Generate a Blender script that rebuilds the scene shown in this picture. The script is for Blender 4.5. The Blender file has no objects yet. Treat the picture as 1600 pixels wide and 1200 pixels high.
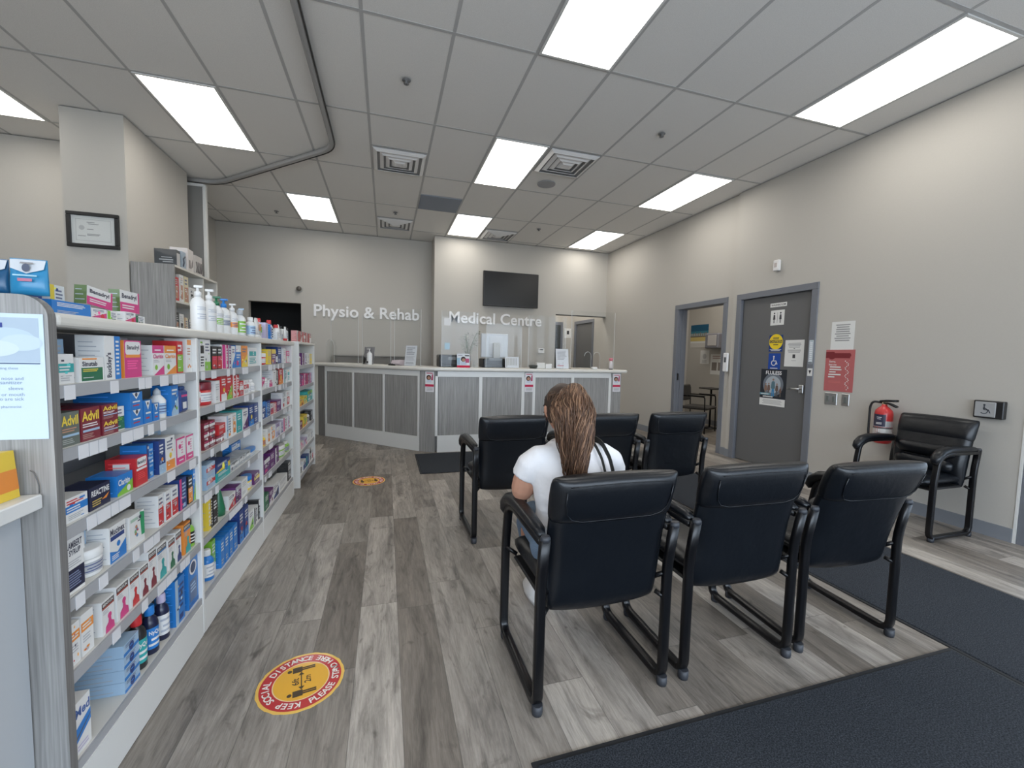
import bpy, math, random
from math import sin, cos, pi, radians as rad
from mathutils import Matrix, Vector
random.seed(7)
scene = bpy.context.scene
# ------------------------------------------------------------------ camera
CAM_Z = 1.31
cd = bpy.data.cameras.new('camera'); cam = bpy.data.objects.new('camera', cd)
scene.collection.objects.link(cam); scene.camera = cam
cd.sensor_width = 36.0; cd.lens = 14.6677; cd.clip_start = .02; cd.clip_end = 200
cr = Vector((0.9572333, -0.2884060, 0.0229447)); cu = Vector((-0.0026135, 0.0706832, 0.9974954))
cf = Vector((0.2893054, 0.9548957, -0.0669065))
mw = Matrix(((cr.x, cu.x, -cf.x, 0), (cr.y, cu.y, -cf.y, 0), (cr.z, cu.z, -cf.z, CAM_Z), (0, 0, 0, 1)))
cam.matrix_world = mw
# ------------------------------------------------------------------ world, exposure
w = bpy.data.worlds.new('daylight'); scene.world = w; w.use_nodes = True
bg = w.node_tree.nodes['Background']; bg.inputs[1].default_value = 2.0
_tc = w.node_tree.nodes.new('ShaderNodeTexCoord'); _sp = w.node_tree.nodes.new('ShaderNodeSeparateXYZ'); _rp = w.node_tree.nodes.new('ShaderNodeValToRGB')   # grey paving below the horizon, pale sky above
w.node_tree.links.new(_tc.outputs['Generated'], _sp.inputs[0]); w.node_tree.links.new(_sp.outputs[2], _rp.inputs[0]); w.node_tree.links.new(_rp.outputs[0], bg.inputs[0])
_rp.color_ramp.elements[0].position = .0; _rp.color_ramp.elements[0].color = (.20, .20, .19, 1); _rp.color_ramp.elements[1].position = .03; _rp.color_ramp.elements[1].color = (.68, .81, 1.0, 1)
vs = scene.view_settings; vs.view_transform = 'Standard'; vs.look = 'None'; vs.gamma = 1; vs.exposure = 0.13
try: vs.use_curve_mapping = False
except Exception: pass
LIGHT_E = 6.8      # strength of the ceiling panels
def area(name, loc, rot, sx, sy, power, col):
    l = bpy.data.lights.new(name, 'AREA'); l.shape = 'RECTANGLE'; l.size = sx; l.size_y = sy; l.energy = power; l.color = col
    o = bpy.data.objects.new(name, l); scene.collection.objects.link(o); o.location = loc; o.rotation_euler = rot; return o
# daylight entering by the glazed shop front behind the camera and by the glazed entrance on the right
area('window_daylight', (0.6, -3.40, 1.6), (rad(64), 0, 0), 8.4, 2.2, 315, (.77, .875, 1.0))
area('entrance_daylight', (4.62, -.6, 1.4), (rad(90), 0, rad(90)), 4.0, 2.4, 30, (.76, .87, 1.0))
# ------------------------------------------------------------------ materials
def N(nt, t, **k):
    n = nt.nodes.new(t)
    for a, b in k.items(): setattr(n, a, b)
    return n
MATS = {}
def mat(name, col=(.5, .5, .5), rough=.5, metal=0, spec=.5, attr=False, bump=None, coat=0, emit=None, est=0):
    if name in MATS: return MATS[name]
    m = bpy.data.materials.new(name); m.use_nodes = True; nt = m.node_tree; b = nt.nodes['Principled BSDF']
    b.inputs['Base Color'].default_value = (*col, 1); b.inputs['Roughness'].default_value = rough
    b.inputs['Metallic'].default_value = metal; b.inputs['Specular IOR Level'].default_value = spec
    b.inputs['Coat Weight'].default_value = coat
    if attr:
        a = N(nt, 'ShaderNodeAttribute', attribute_name='Col'); nt.links.new(a.outputs['Color'], b.inputs['Base Color'])
    if bump:
        sc, st, di = bump
        tc = N(nt, 'ShaderNodeTexCoord'); no = N(nt, 'ShaderNodeTexNoise'); no.inputs['Scale'].default_value = sc; no.inputs['Detail'].default_value = 3
        bu = N(nt, 'ShaderNodeBump'); bu.inputs['Strength'].default_value = st; bu.inputs['Distance'].default_value = di
        nt.links.new(tc.outputs['Object'], no.inputs['Vector']); nt.links.new(no.outputs['Fac'], bu.inputs['Height']); nt.links.new(bu.outputs['Normal'], b.inputs['Normal'])
    if emit:
        b.inputs['Emission Color'].default_value = (*emit, 1); b.inputs['Emission Strength'].default_value = est
    MATS[name] = m; return m
def math_(nt, op, a, b=None, c=None):
    n = N(nt, 'ShaderNodeMath', operation=op)
    for i, v in enumerate((a, b, c)):
        if v is None: continue
        if isinstance(v, (int, float)): n.inputs[i].default_value = v
        else: nt.links.new(v, n.inputs[i])
    return n.outputs[0]
def ramp(nt, fac, stops):
    r = N(nt, 'ShaderNodeValToRGB'); e = r.color_ramp.elements
    e[0].position, e[0].color = stops[0][0], (*stops[0][1], 1); e[1].position, e[1].color = stops[-1][0], (*stops[-1][1], 1)
    for p, c in stops[1:-1]:
        x = e.new(p); x.color = (*c, 1)
    nt.links.new(fac, r.inputs[0]); return r.outputs[0]
def mix(nt, a, b, fac, mode='MIX'):
    n = N(nt, 'ShaderNodeMix', data_type='RGBA', blend_type=mode)
    for s, v in ((n.inputs[0], fac), (n.inputs[6], a), (n.inputs[7], b)):
        if isinstance(v, (int, float)): s.default_value = v
        elif isinstance(v, tuple): s.default_value = (*v, 1)
        else: nt.links.new(v, s)
    return n.outputs[2]
def noise(nt, vec, scale, detail=4, rough=.5, dist=0):
    n = N(nt, 'ShaderNodeTexNoise'); n.inputs['Scale'].default_value = scale; n.inputs['Detail'].default_value = detail
    n.inputs['Roughness'].default_value = rough; n.inputs['Distortion'].default_value = dist
    nt.links.new(vec, n.inputs['Vector']); return n.outputs['Fac']
def mapping(nt, sc, vec=None):
    m = N(nt, 'ShaderNodeMapping'); m.inputs['Scale'].default_value = sc
    if vec is None: vec = N(nt, 'ShaderNodeTexCoord').outputs['Object']
    nt.links.new(vec, m.inputs['Vector']); return m.outputs[0]
def floor_mat():
    m = bpy.data.materials.new('vinyl_planks'); m.use_nodes = True; nt = m.node_tree; b = nt.nodes['Principled BSDF']
    tc = N(nt, 'ShaderNodeTexCoord'); sp = N(nt, 'ShaderNodeSeparateXYZ'); nt.links.new(tc.outputs['Object'], sp.inputs[0])
    X, Y = sp.outputs[0], sp.outputs[1]; W_, L_ = .1795, 1.22
    u = math_(nt, 'DIVIDE', math_(nt, 'SUBTRACT', X, .060), W_); col = math_(nt, 'FLOOR', u); fu = math_(nt, 'FRACT', u)
    wn = N(nt, 'ShaderNodeTexWhiteNoise', noise_dimensions='1D'); nt.links.new(col, wn.inputs['W'])
    v = math_(nt, 'ADD', math_(nt, 'DIVIDE', Y, L_), math_(nt, 'MULTIPLY', wn.outputs[0], 7.3)); row = math_(nt, 'FLOOR', v); fv = math_(nt, 'FRACT', v)
    cx = N(nt, 'ShaderNodeCombineXYZ'); nt.links.new(col, cx.inputs[0]); nt.links.new(row, cx.inputs[1])
    w2 = N(nt, 'ShaderNodeTexWhiteNoise', noise_dimensions='2D'); nt.links.new(cx.outputs[0], w2.inputs['Vector'])
    idv = w2.outputs[0]
    off = N(nt, 'ShaderNodeVectorMath', operation='MULTIPLY_ADD'); nt.links.new(w2.outputs[1], off.inputs[0]); off.inputs[1].default_value = (9, 9, 9); nt.links.new(tc.outputs['Object'], off.inputs[2])
    g1 = noise(nt, mapping(nt, (11, 1.9, 1), off.outputs[0]), 1.0, 6, .62, .9)
    g2 = noise(nt, mapping(nt, (95, 7, 1), off.outputs[0]), 1.0, 4, .7, .8)
    g3 = noise(nt, mapping(nt, (9, 3.2, 1), off.outputs[0]), 1.0, 3, .55, 2.6)
    base = ramp(nt, idv, [(0, (.180, .158, .136)), (.35, (.255, .230, .204)), (.7, (.33, .300, .270)), (1, (.44, .405, .365))])
    c = mix(nt, base, ramp(nt, g1, [(.28, (.38, .375, .37)), (.5, (.95, .94, .93)), (.75, (1.3, 1.29, 1.27))]), 1.0, 'MULTIPLY')
    c = mix(nt, c, ramp(nt, g2, [(.3, (.66, .65, .64)), (.62, (1.12, 1.12, 1.11))]), .8, 'MULTIPLY')
    c = mix(nt, c, ramp(nt, g3, [(.28, (.36, .35, .34)), (.40, (1, 1, 1))]), .62, 'MULTIPLY')
    eu = math_(nt, 'MINIMUM', fu, math_(nt, 'SUBTRACT', 1, fu)); ev = math_(nt, 'MINIMUM', fv, math_(nt, 'SUBTRACT', 1, fv))
    s1 = math_(nt, 'LESS_THAN', eu, .007); s2 = math_(nt, 'LESS_THAN', ev, .0012); se = math_(nt, 'MAXIMUM', s1, s2)
    c = mix(nt, c, (.07, .065, .06), math_(nt, 'MULTIPLY', se, .6))
    nt.links.new(c, b.inputs['Base Color'])
    rr = math_(nt, 'ADD', math_(nt, 'MULTIPLY', g1, .18), .30); nt.links.new(rr, b.inputs['Roughness']); b.inputs['Specular IOR Level'].default_value = .38
    bu = N(nt, 'ShaderNodeBump'); bu.inputs['Strength'].default_value = .12; bu.inputs['Distance'].default_value = .002; nt.links.new(g2, bu.inputs['Height']); nt.links.new(bu.outputs[0], b.inputs['Normal'])
    return m
def grain_mat(name, c0, c1, c2, rough=.45, sc=(60, 60, 1.6)):
    m = bpy.data.materials.new(name); m.use_nodes = True; nt = m.node_tree; b = nt.nodes['Principled BSDF']
    g = noise(nt, mapping(nt, sc), 1.0, 4, .65, .3); g2 = noise(nt, mapping(nt, (sc[0]*4, sc[1]*4, sc[2]*3)), 1.0, 2, .5)
    c = ramp(nt, g, [(.25, c0), (.5, c1), (.75, c2)]); c = mix(nt, c, ramp(nt, g2, [(.3, (.75, .75, .75)), (.65, (1.1, 1.1, 1.1))]), .8, 'MULTIPLY')
    nt.links.new(c, b.inputs['Base Color']); b.inputs['Roughness'].default_value = rough; MATS[name] = m; return m
def speck_mat(name, c0, c1, sc, rough=.95, bump=.4, lo=.35, hi=.7, dist=.003):
    m = bpy.data.materials.new(name); m.use_nodes = True; nt = m.node_tree; b = nt.nodes['Principled BSDF']
    g = noise(nt, mapping(nt, (1, 1, 1)), sc, 3, .7); nt.links.new(ramp(nt, g, [(lo, c0), (hi, c1)]), b.inputs['Base Color']); b.inputs['Roughness'].default_value = rough
    b.inputs['Specular IOR Level'].default_value = .3
    bu = N(nt, 'ShaderNodeBump'); bu.inputs['Strength'].default_value = bump; bu.inputs['Distance'].default_value = dist; nt.links.new(g, bu.inputs['Height']); nt.links.new(bu.outputs[0], b.inputs['Normal'])
    MATS[name] = m; return m
def glass_mat(name, tint, refl=1.0, base=.0):
    m = bpy.data.materials.new(name); m.use_nodes = True; nt = m.node_tree; nt.nodes.remove(nt.nodes['Principled BSDF'])
    t = N(nt, 'ShaderNodeBsdfTransparent'); t.inputs[0].default_value = (*tint, 1); g = N(nt, 'ShaderNodeBsdfGlossy'); g.inputs['Roughness'].default_value = .03
    fr = N(nt, 'ShaderNodeFresnel'); fr.inputs[0].default_value = 1.49; mx = N(nt, 'ShaderNodeMixShader')
    ge = N(nt, 'ShaderNodeNewGeometry'); nt.links.new(math_(nt, 'MULTIPLY', math_(nt, 'ADD', math_(nt, 'MULTIPLY', fr.outputs[0], refl), base), math_(nt, 'SUBTRACT', 1.0, ge.outputs['Backfacing'])), mx.inputs[0]); nt.links.new(t.outputs[0], mx.inputs[1]); nt.links.new(g.outputs[0], mx.inputs[2])
    nt.links.new(mx.outputs[0], nt.nodes['Material Output'].inputs[0]); MATS[name] = m; return m
M_floor = floor_mat()
M_wall = speck_mat('wall_paint', (.475, .453, .413), (.49, .468, .428), 160, .7, .05, dist=.001)
M_tile = speck_mat('ceiling_tile', (.73, .715, .69), (.83, .815, .79), 240, .95, .35, .38, .62, .002)
M_tbar = mat('ceiling_tbar', (.47, .465, .46), .7)
M_frame = mat('door_frame_paint', (.165, .175, .20), .42)
M_door = mat('door_paint', (.125, .125, .125), .45)
M_base = mat('rubber_baseboard', (.21, .225, .25), .5)
M_white = mat('white_laminate', (.70, .70, .68), .35)
M_cream = mat('cream_laminate', (.66, .64, .59), .32)
M_grain = grain_mat('grey_woodgrain', (.20, .195, .188), (.29, .283, .272), (.37, .36, .345))
M_grain_d = grain_mat('dark_woodgrain_edge', (.14, .135, .13), (.18, .175, .17), (.22, .215, .21))
M_back = mat('shelf_back_panel', (.44, .45, .49), .6)
M_mat = speck_mat('mat_pile', (.010, .012, .016), (.060, .069, .083), 210, .95, .6, .42, .70)
M_matb = mat('mat_rubber', (.012, .013, .015), .7)
M_print = mat('printed_card', attr=True, rough=.38, coat=.15)
M_paper = mat('printed_paper', attr=True, rough=.8, spec=.25)
M_plas = mat('coloured_plastic', attr=True, rough=.28)
M_leath = mat('black_leather', (.0035, .0048, .0072), .33, bump=(26, .22, .006), spec=.42)
M_metal = mat('black_tube', (.004, .004, .005), .30, spec=.4)
M_rub = mat('grey_rubber', (.028, .031, .038), .5)
M_chrome = mat('satin_steel', (.55, .55, .55), .3, 1)
M_acr = glass_mat('clear_acrylic', (.975, .98, .98), .55, .004)
M_glass = glass_mat('window_glass', (.95, .97, .98))
M_black = mat('black_plastic', (.015, .015, .016), .35)
M_screen = mat('screen_glass', (.006, .0065, .007), .32)
M_light = mat('light_diffuser', (.9, .9, .9), .5, emit=(1.0, .96, .90), est=LIGHT_E)
M_skin = mat('skin', (.52, .27, .18), .5)
M_shirt = mat('white_cotton', (.74, .73, .74), .85, bump=(13, .45, .018))
M_leath2 = mat('black_leather_draped', (.0035, .0048, .0072), .32, bump=(8, .30, .016), spec=.42)
M_denim = speck_mat('blue_denim', (.10, .15, .22), (.20, .27, .36), 500, .9, .3)
M_hair = mat('brown_hair', attr=True, rough=.52, spec=.35)
C = dict(w=(.74, .74, .73), k=(.02, .02, .022), r=(.55, .03, .035), m=(.20, .02, .035), p=(.62, .05, .22), o=(.80, .28, .05), y=(.80, .60, .06),
         g=(.22, .48, .05), G=(.02, .15, .07), t=(.03, .36, .36), b=(.02, .19, .55), n=(.02, .05, .20), N=(.012, .016, .05), l=(.35, .50, .66),
         s=(.42, .44, .46), v=(.13, .03, .16), c=(.70, .62, .42), a=(.50, .45, .62), u=(.13, .15, .13), e=(.30, .30, .30), S=(.50, .26, .17))
C['-'] = C['w']; C['B'] = (.01, .05, .18)
# ------------------------------------------------------------------ mesh builder
GL = {}
def glyph(s, bold=0.0):
    k = (s, bold)
    if k not in GL:
        cu_ = bpy.data.curves.new('t', 'FONT'); cu_.body = s; cu_.size = 1; cu_.resolution_u = 3; cu_.offset = bold; cu_.space_character = 1 + bold
        o = bpy.data.objects.new('t', cu_); me = o.to_mesh()
        vs_ = [(v.co.x, v.co.y) for v in me.vertices]; fs = [tuple(p.vertices) for p in me.polygons]
        o.to_mesh_clear(); bpy.data.objects.remove(o); bpy.data.curves.remove(cu_)
        xs = [v[0] for v in vs_] or [0, 1]; ys = [v[1] for v in vs_] or [0, 1]
        GL[k] = (vs_, fs, min(xs), max(xs), min(ys), max(ys))
    return GL[k]
class MB:
    def __init__(s): s.v = []; s.f = []; s.c = []; s.m = []; s.sm = []
    def add(s, vs_, fs, col=(.5, .5, .5), mi=0, sm=False, M=None):
        o = len(s.v)
        if M is not None: vs_ = [M @ Vector(v) for v in vs_]
        s.v += [tuple(v) for v in vs_]
        for f in fs: s.f.append(tuple(i+o for i in f)); s.c.append(col); s.m.append(mi); s.sm.append(sm)
        return s
    def box(s, x0, x1, y0, y1, z0, z1, col=(.5, .5, .5), mi=0, M=None, bev=0):
        if bev <= 0:
            v = [(x, y, z) for x in (x0, x1) for y in (y0, y1) for z in (z0, z1)]
            return s.add(v, [(0, 1, 3, 2), (4, 6, 7, 5), (0, 4, 5, 1), (2, 3, 7, 6), (0, 2, 6, 4), (1, 5, 7, 3)], col, mi, False, M)
        b = bev; X = (x0, x1); Y = (y0, y1); Z = (z0, z1); v = []; ix = {}
        for i in (0, 1):
            for j in (0, 1):
                for k in (0, 1):
                    sx, sy, sz = (1 - 2*i), (1 - 2*j), (1 - 2*k)
                    for a in range(3):
                        p = [X[i] + sx*b, Y[j] + sy*b, Z[k] + sz*b]; p[a] = (X[i], Y[j], Z[k])[a]
                        ix[i, j, k, a] = len(v); v.append(tuple(p))
        F = []
        for a in range(3):
            o1, o2 = [q for q in range(3) if q != a]
            for side in (0, 1):
                q = []
                for (p1, p2) in ((0, 0), (1, 0), (1, 1), (0, 1)):
                    t = [0, 0, 0]; t[a] = side; t[o1] = p1; t[o2] = p2; q.append(ix[t[0], t[1], t[2], a])
                F.append(tuple(q))
            for p1 in (0, 1):
                for p2 in (0, 1):
                    t0 = [0, 0, 0]; t0[o1] = p1; t0[o2] = p2; t1 = list(t0); t1[a] = 1
                    F.append((ix[(*t0, o1)], ix[(*t1, o1)], ix[(*t1, o2)], ix[(*t0, o2)]))
        for i in (0, 1):
            for j in (0, 1):
                for k in (0, 1): F.append((ix[i, j, k, 0], ix[i, j, k, 1], ix[i, j, k, 2]))
        return s.add(v, F, col, mi, False, M)
    def lathe(s, prof, n=16, col=(.5, .5, .5), mi=0, M=None, sm=True, sy=1.0, cols=None):
        v = []; F = []
        for r, z in prof:
            for i in range(n): a = 2*pi*i/n; v.append((r*cos(a), r*sin(a)*sy, z))
        k = len(prof)
        for j in range(k-1):
            f = [(j*n+i, j*n+(i+1) % n, (j+1)*n+(i+1) % n, (j+1)*n+i) for i in range(n)]
            F.append((f, (cols[j] if cols else col)))
        o = len(s.v); vv = [M @ Vector(p) for p in v] if M is not None else v
        s.v += [tuple(p) for p in vv]
        F.append(([tuple(reversed(range(n)))], cols[0] if cols else col)); F.append(([tuple(range((k-1)*n, k*n))], cols[-1] if cols else col))
        for fs, cc in F:
            for f in fs: s.f.append(tuple(i+o for i in f)); s.c.append(cc); s.m.append(mi); s.sm.append(sm and len(f) == 4)
        return s
    def loft(s, rings, col=(.5, .5, .5), mi=0, cap=True, sm=True, M=None, closed=False):
        n = len(rings[0]); v = [p for r in rings for p in r]; F = []
        for j in range(len(rings) - (0 if closed else 1)):
            k = (j+1) % len(rings)
            for i in range(n): F.append((j*n+i, j*n+(i+1) % n, k*n+(i+1) % n, k*n+i))
        if cap and not closed: F += [tuple(reversed(range(n))), tuple(range((len(rings)-1)*n, len(rings)*n))]
        return s.add(v, F, col, mi, sm, M)
    def tube(s, pts, r, n=8, col=(.5, .5, .5), mi=0, M=None, up=(0, 0, 1), sq=1.0, cap=True, rect=None):
        """sweep a round (or rect=(w,h)) section along pts; r a number or a list"""
        P = [Vector(p) for p in pts]; rings = []; K = len(P)
        T = [(P[min(i+1, K-1)] - P[max(i-1, 0)]).normalized() for i in range(K)]
        u_ = Vector(up)
        if abs(T[0].dot(u_)) > .95: u_ = Vector((1, 0, 0)) if abs(T[0].x) < .9 else Vector((0, 1, 0))
        a = (u_ - T[0]*u_.dot(T[0])).normalized()
        for i in range(K):
            a = (a - T[i]*a.dot(T[i])).normalized(); b = T[i].cross(a); rr = r[i] if isinstance(r, (list, tuple)) else r
            if rect:
                w_, h_ = rect; q = .28
                pr = [(w_, h_*(1-q)), (w_*(1-q), h_), (-w_*(1-q), h_), (-w_, h_*(1-q)), (-w_, -h_*(1-q)), (-w_*(1-q), -h_), (w_*(1-q), -h_), (w_, -h_*(1-q))]
                sc = rr if isinstance(r, (list, tuple)) else 1
                rings.append([P[i] + b*x*sc + a*y*sc for x, y in pr])
            else: rings.append([P[i] + b*cos(2*pi*k/n)*rr + a*sin(2*pi*k/n)*rr*sq for k in range(n)])
        return s.loft(rings, col, mi, cap, True, M)
    def flat(s, pts, col, mi=0, M=None):
        return s.add(pts, [tuple(range(len(pts)))], col, mi, False, M)
    def disc(s, c, r, ax='x', col=(.5, .5, .5), n=24, mi=0, r2=None, M=None):
        r2 = r2 or r; P = []
        for i in range(n):
            a = 2*pi*i/n; p, q = r*cos(a), r2*sin(a)
            P.append({'x': (c[0], c[1]+p, c[2]+q), 'y': (c[0]+p, c[1], c[2]+q), 'z': (c[0]+p, c[1]+q, c[2])}[ax])
        return s.flat(P, col, mi, M)
    def text(s, t, fit, to3, col, mi=0, bold=.02, M=None, keep=True, al='c'):
        """fit text into rect fit=(u0,u1,v0,v1); to3 maps (u,v) -> point"""
        vs_, fs, x0, x1, y0, y1 = glyph(t, bold); W_, H_ = max(x1-x0, 1e-6), max(y1-y0, 1e-6)
        u0, u1, v0, v1 = fit; sx, sy = (u1-u0)/W_, (v1-v0)/H_
        if keep:
            k = min(sx, sy)
            if al == 'c': u0 += ((u1-u0) - W_*k)/2
            v0 += ((v1-v0) - H_*k)/2; sx = sy = k
        return s.add([to3(u0+(x-x0)*sx, v0+(y-y0)*sy) for x, y in vs_], fs, col, mi, False, M)
    def build(s, name, mats, parent=None, loc=(0, 0, 0), rz=0):
        me = bpy.data.meshes.new(name); me.from_pydata(s.v, [], s.f)
        if not isinstance(mats, (list, tuple)): mats = [mats]
        for m in mats: me.materials.append(m)
        ca = me.color_attributes.new('Col', 'FLOAT_COLOR', 'CORNER'); buf = []
        for p, c in zip(s.f, s.c): buf += [c[0], c[1], c[2], 1.0]*len(p)
        ca.data.foreach_set('color', buf); me.polygons.foreach_set('material_index', s.m); me.polygons.foreach_set('use_smooth', s.sm); me.update()
        o = bpy.data.objects.new(name, me); scene.collection.objects.link(o); o.location = loc; o.rotation_euler[2] = rz
        if parent: o.parent = parent
        return o
def tag(o, label, cat, group=None, kind=None):
    o['label'] = label; o['category'] = cat
    if group: o['group'] = group
    if kind: o['kind'] = kind
    return o
def empty(name, loc=(0, 0, 0), rz=0, label=None, cat=None, group=None):
    o = bpy.data.objects.new(name, None); scene.collection.objects.link(o); o.location = loc; o.rotation_euler[2] = rz; o.empty_display_size = .1
    if label: tag(o, label, cat, group)
    return o
def struct(name, mb, m, parent=None, loc=(0, 0, 0)):
    o = mb.build(name, m, parent, loc)
    if not parent: o['kind'] = 'structure'
    return o
def copy_tree(o, parent=None):
    c = o.copy(); scene.collection.objects.link(c); c.parent = parent
    for ch in list(o.children): copy_tree(ch, c)
    return c
def bevel(o, w_, seg=2):
    m = o.modifiers.new('b', 'BEVEL'); m.width = w_; m.segments = seg; m.limit_method = 'ANGLE'; return o
def ell(cx, cy, cz, rx, ry, n=16, tilt=0):
    return [(cx + rx*cos(2*pi*i/n), cy + ry*sin(2*pi*i/n), cz + tilt*ry*sin(2*pi*i/n)) for i in range(n)]
# ================================================================== THE SETTING
CH = 3.527
WX = 4.49          # right wall
FY = -3.5          # shop front behind the camera
# floor
struct('floor', MB().box(-7, 8, FY-1.5, 12.5, -.1, 0), M_floor)
# ceiling: tiles, T-bars
t = MB()
t.box(-7, 8, FY-.2, 12.5, CH+.010, CH+.1)
struct('ceiling', t, M_tile)
bars = MB(); BW = .012
GX = [-1.9904 + .6096*i for i in range(-8, 16)]; GY = [3.0555 + 1.2192*j for j in range(-5, 5)]
for x in GX:
    if x < 4.47 : bars.box(x-BW, x+BW, FY, 8.56, CH+.0078, CH+.0105)
for y in GY: bars.box(-6.5, WX, y-BW, y+BW, CH+.0074, CH+.0104)
H2 = .6096
for x0, y in ((GX[8+3], GY[6]+H2), (GX[8+6], GY[6]+H2), (GX[8+3], GY[8]+H2), (GX[8+4], GY[7]+H2), (GX[8+6], GY[8]+H2)): bars.box(x0, x0+H2, y-BW, y+BW, CH+.0074, CH+.0104)
struct('trim_1', bars, M_tbar)
# walls
def wall(name, boxes, m=None):
    b = MB()
    for q in boxes: b.box(*q)
    return struct(name, b, m or M_wall)
DZ = 2.17
wall('wall_right', [
    (WX, WX+.14, 1.82, 3.425, 0, CH), (WX, WX+.14, 3.425, 4.53, DZ, CH), (WX+.03, WX+.14, 4.53, 4.715, 0, CH), (WX+.03, WX+.14, 4.715, 5.81, DZ, CH),
    (WX+.03, WX+.14, 5.81, 8.6, 0, CH), (WX, WX+.14, 4.53, 4.60, 0, CH),
    (WX+.03, WX+.14, 8.6, 9.62, DZ, CH), (WX+.03, WX+.14, 9.62, 9.9, 0, CH), (WX, WX+.14, FY, 1.82, 2.75, CH)])
wall('wall_back', [(.87, 3.36, 8.08, 8.22, 0, CH), (3.36, WX+.03, 8.08, 8.22, 2.19, CH), (.87, 1.0, 8.22, 8.70, 0, CH), (-2.97, -2.35, 8.56, 8.70, 0, CH), (-2.35, -1.5, 8.56, 8.70, 2.19, CH), (-1.5, .87, 8.56, 8.70, 0, CH)])
wall('wall_left', [(-2.91, -2.42, 5.08, 6.42, 0, CH), (-2.97, -2.83, 6.42, 8.56, 0, CH), (-6.5, -2.91, 5.94, 6.08, 0, CH), (-6.64, -6.5, FY, 6.08, 0, CH)])
# shop front behind the camera: mullions, glass and low wall
b = MB(); b.box(-6.64, WX+.14, FY-.12, FY, 2.95, CH); b.box(-6.64, -4.0, FY-.12, FY, 0, 2.95); b.box(-4.0, WX+.14, FY-.12, FY, 0, .35)
struct('wall_front', b, M_wall)
n = 0
for x0, x1 in ((-4.0, -1.9), (-1.9, .2), (.2, 2.3), (2.3, WX)):
    n += 1; f = MB()
    for q in ((x0, x0+.05), (x1-.05, x1)): f.box(q[0], q[1], FY-.1, FY-.04, .35, 2.95)
    f.box(x0, x1, FY-.1, FY-.04, .35, .42); f.box(x0, x1, FY-.1, FY-.04, 2.88, 2.95)
    wobj = struct('window_%d' % n, f, M_frame); g = MB().box(x0+.05, x1-.05, FY-.075, FY-.068, .42, 2.88).build('pane', M_glass, wobj)
# glazed entrance on the right, next to the end of the right wall
f = MB()
for y in (1.74, .76, -.24, -1.24, -2.24, -3.24): f.box(WX+.001, WX+.11, y-.03, y+.06, 0, 2.75)
f.box(WX+.03, WX+.11, FY, 1.8, 2.68, 2.75); f.box(WX+.03, WX+.11, FY, 1.8, 0, .12)
d3 = struct('door_3', f, M_frame); MB().box(WX+.065, WX+.072, FY, 1.74, .12, 2.68).build('pane', M_glass, d3)
struct('trim_2', MB().box(WX-.004, WX+.03, 1.803, 1.820, 0, 2.75, (.7, .7, .7)), M_white)
# baseboards
b = MB()
b.box(WX-.010, WX-.0005, 1.822, 3.425, 0, .105); b.box(WX-.010, WX-.0005, 4.53, 4.60, 0, .105); b.box(WX+.020, WX+.0295, 4.60, 4.715, 0, .105); b.box(WX+.020, WX+.0295, 5.81, 8.08, 0, .105)
struct('baseboard_right', b, M_base)
b = MB(); b.box(.87, 3.36, 8.070, 8.0795, 0, .105); b.box(-1.5, .87, 8.550, 8.5595, 0, .105); struct('baseboard_back', b, M_base)
b = MB(); b.box(-2.91, -2.41, 5.07, 5.0795, 0, .105); b.box(-2.4195, -2.41, 5.08, 6.42, 0, .105); b.box(-6.5, -2.91, 5.93, 5.9395, 0, .105); struct('baseboard_left', b, M_base)
# exam room and hall behind
b = MB(); b.box(6.35, 6.45, 4.2, 9.0, 0, CH); b.box(WX+.14, 6.35, 7.7, 7.8, 0, CH); b.box(WX+.14, 6.35, 4.2, 4.3, 0, CH); struct('wall_exam_room', b, M_wall)
struct('baseboard_exam_room', MB().box(6.34, 6.3495, 4.3, 7.7, 0, .1), M_base)
b = MB(); b.box(2.5, 4.52, 9.8, 9.9, 0, CH); b.box(2.5, 2.6, 8.22, 9.8, 0, CH); struct('wall_hall', b, M_wall)
b = MB(); b.box(-3.2, -.6, 10.4, 10.5, 0, CH); b.box(-3.3, -3.2, 8.7, 10.5, 0, CH); b.box(-.6, -.5, 8.7, 10.5, 0, CH); struct('wall_dark_room', b, mat('dark_room_shade', (.05, .05, .05), .8))  # the unlit room's darkness is put into a near-black wall colour
# steel frame round a doorway in the right wall
def door_frame(b, xf, y0, y1, w_=.075, z1=DZ+.02, dep=.17):
    b.box(xf-.012, xf+.02, y0-.0, y0+w_, 0, z1-w_-.0005, bev=.003); b.box(xf-.012, xf+.02, y1-w_, y1, 0, z1-w_-.0005, bev=.003); b.box(xf-.012, xf+.02, y0, y1, z1-w_, z1, bev=.003)
    b.box(xf+.02, xf+dep, y0+w_-.02, y0+w_, 0, z1-w_); b.box(xf+.02, xf+dep, y1-w_, y1-w_+.02, 0, z1-w_); b.box(xf+.02, xf+dep, y0+w_-.02, y1-w_+.02, z1-w_, z1-w_+.02)
    b.box(xf+.075, xf+.115, y0+w_, y0+w_+.012, 0, z1-w_); b.box(xf+.075, xf+.115, y1-w_-.012, y1-w_, 0, z1-w_)
b = MB(); door_frame(b, WX, 3.425, 4.53); d1 = struct('door_1', b, M_frame)
leaf = MB(); leaf.box(WX+.030, WX+.072, 3.505, 4.45, .012, 2.11, bev=.002); leaf = leaf.build('door_leaf', M_door, d1)
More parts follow.
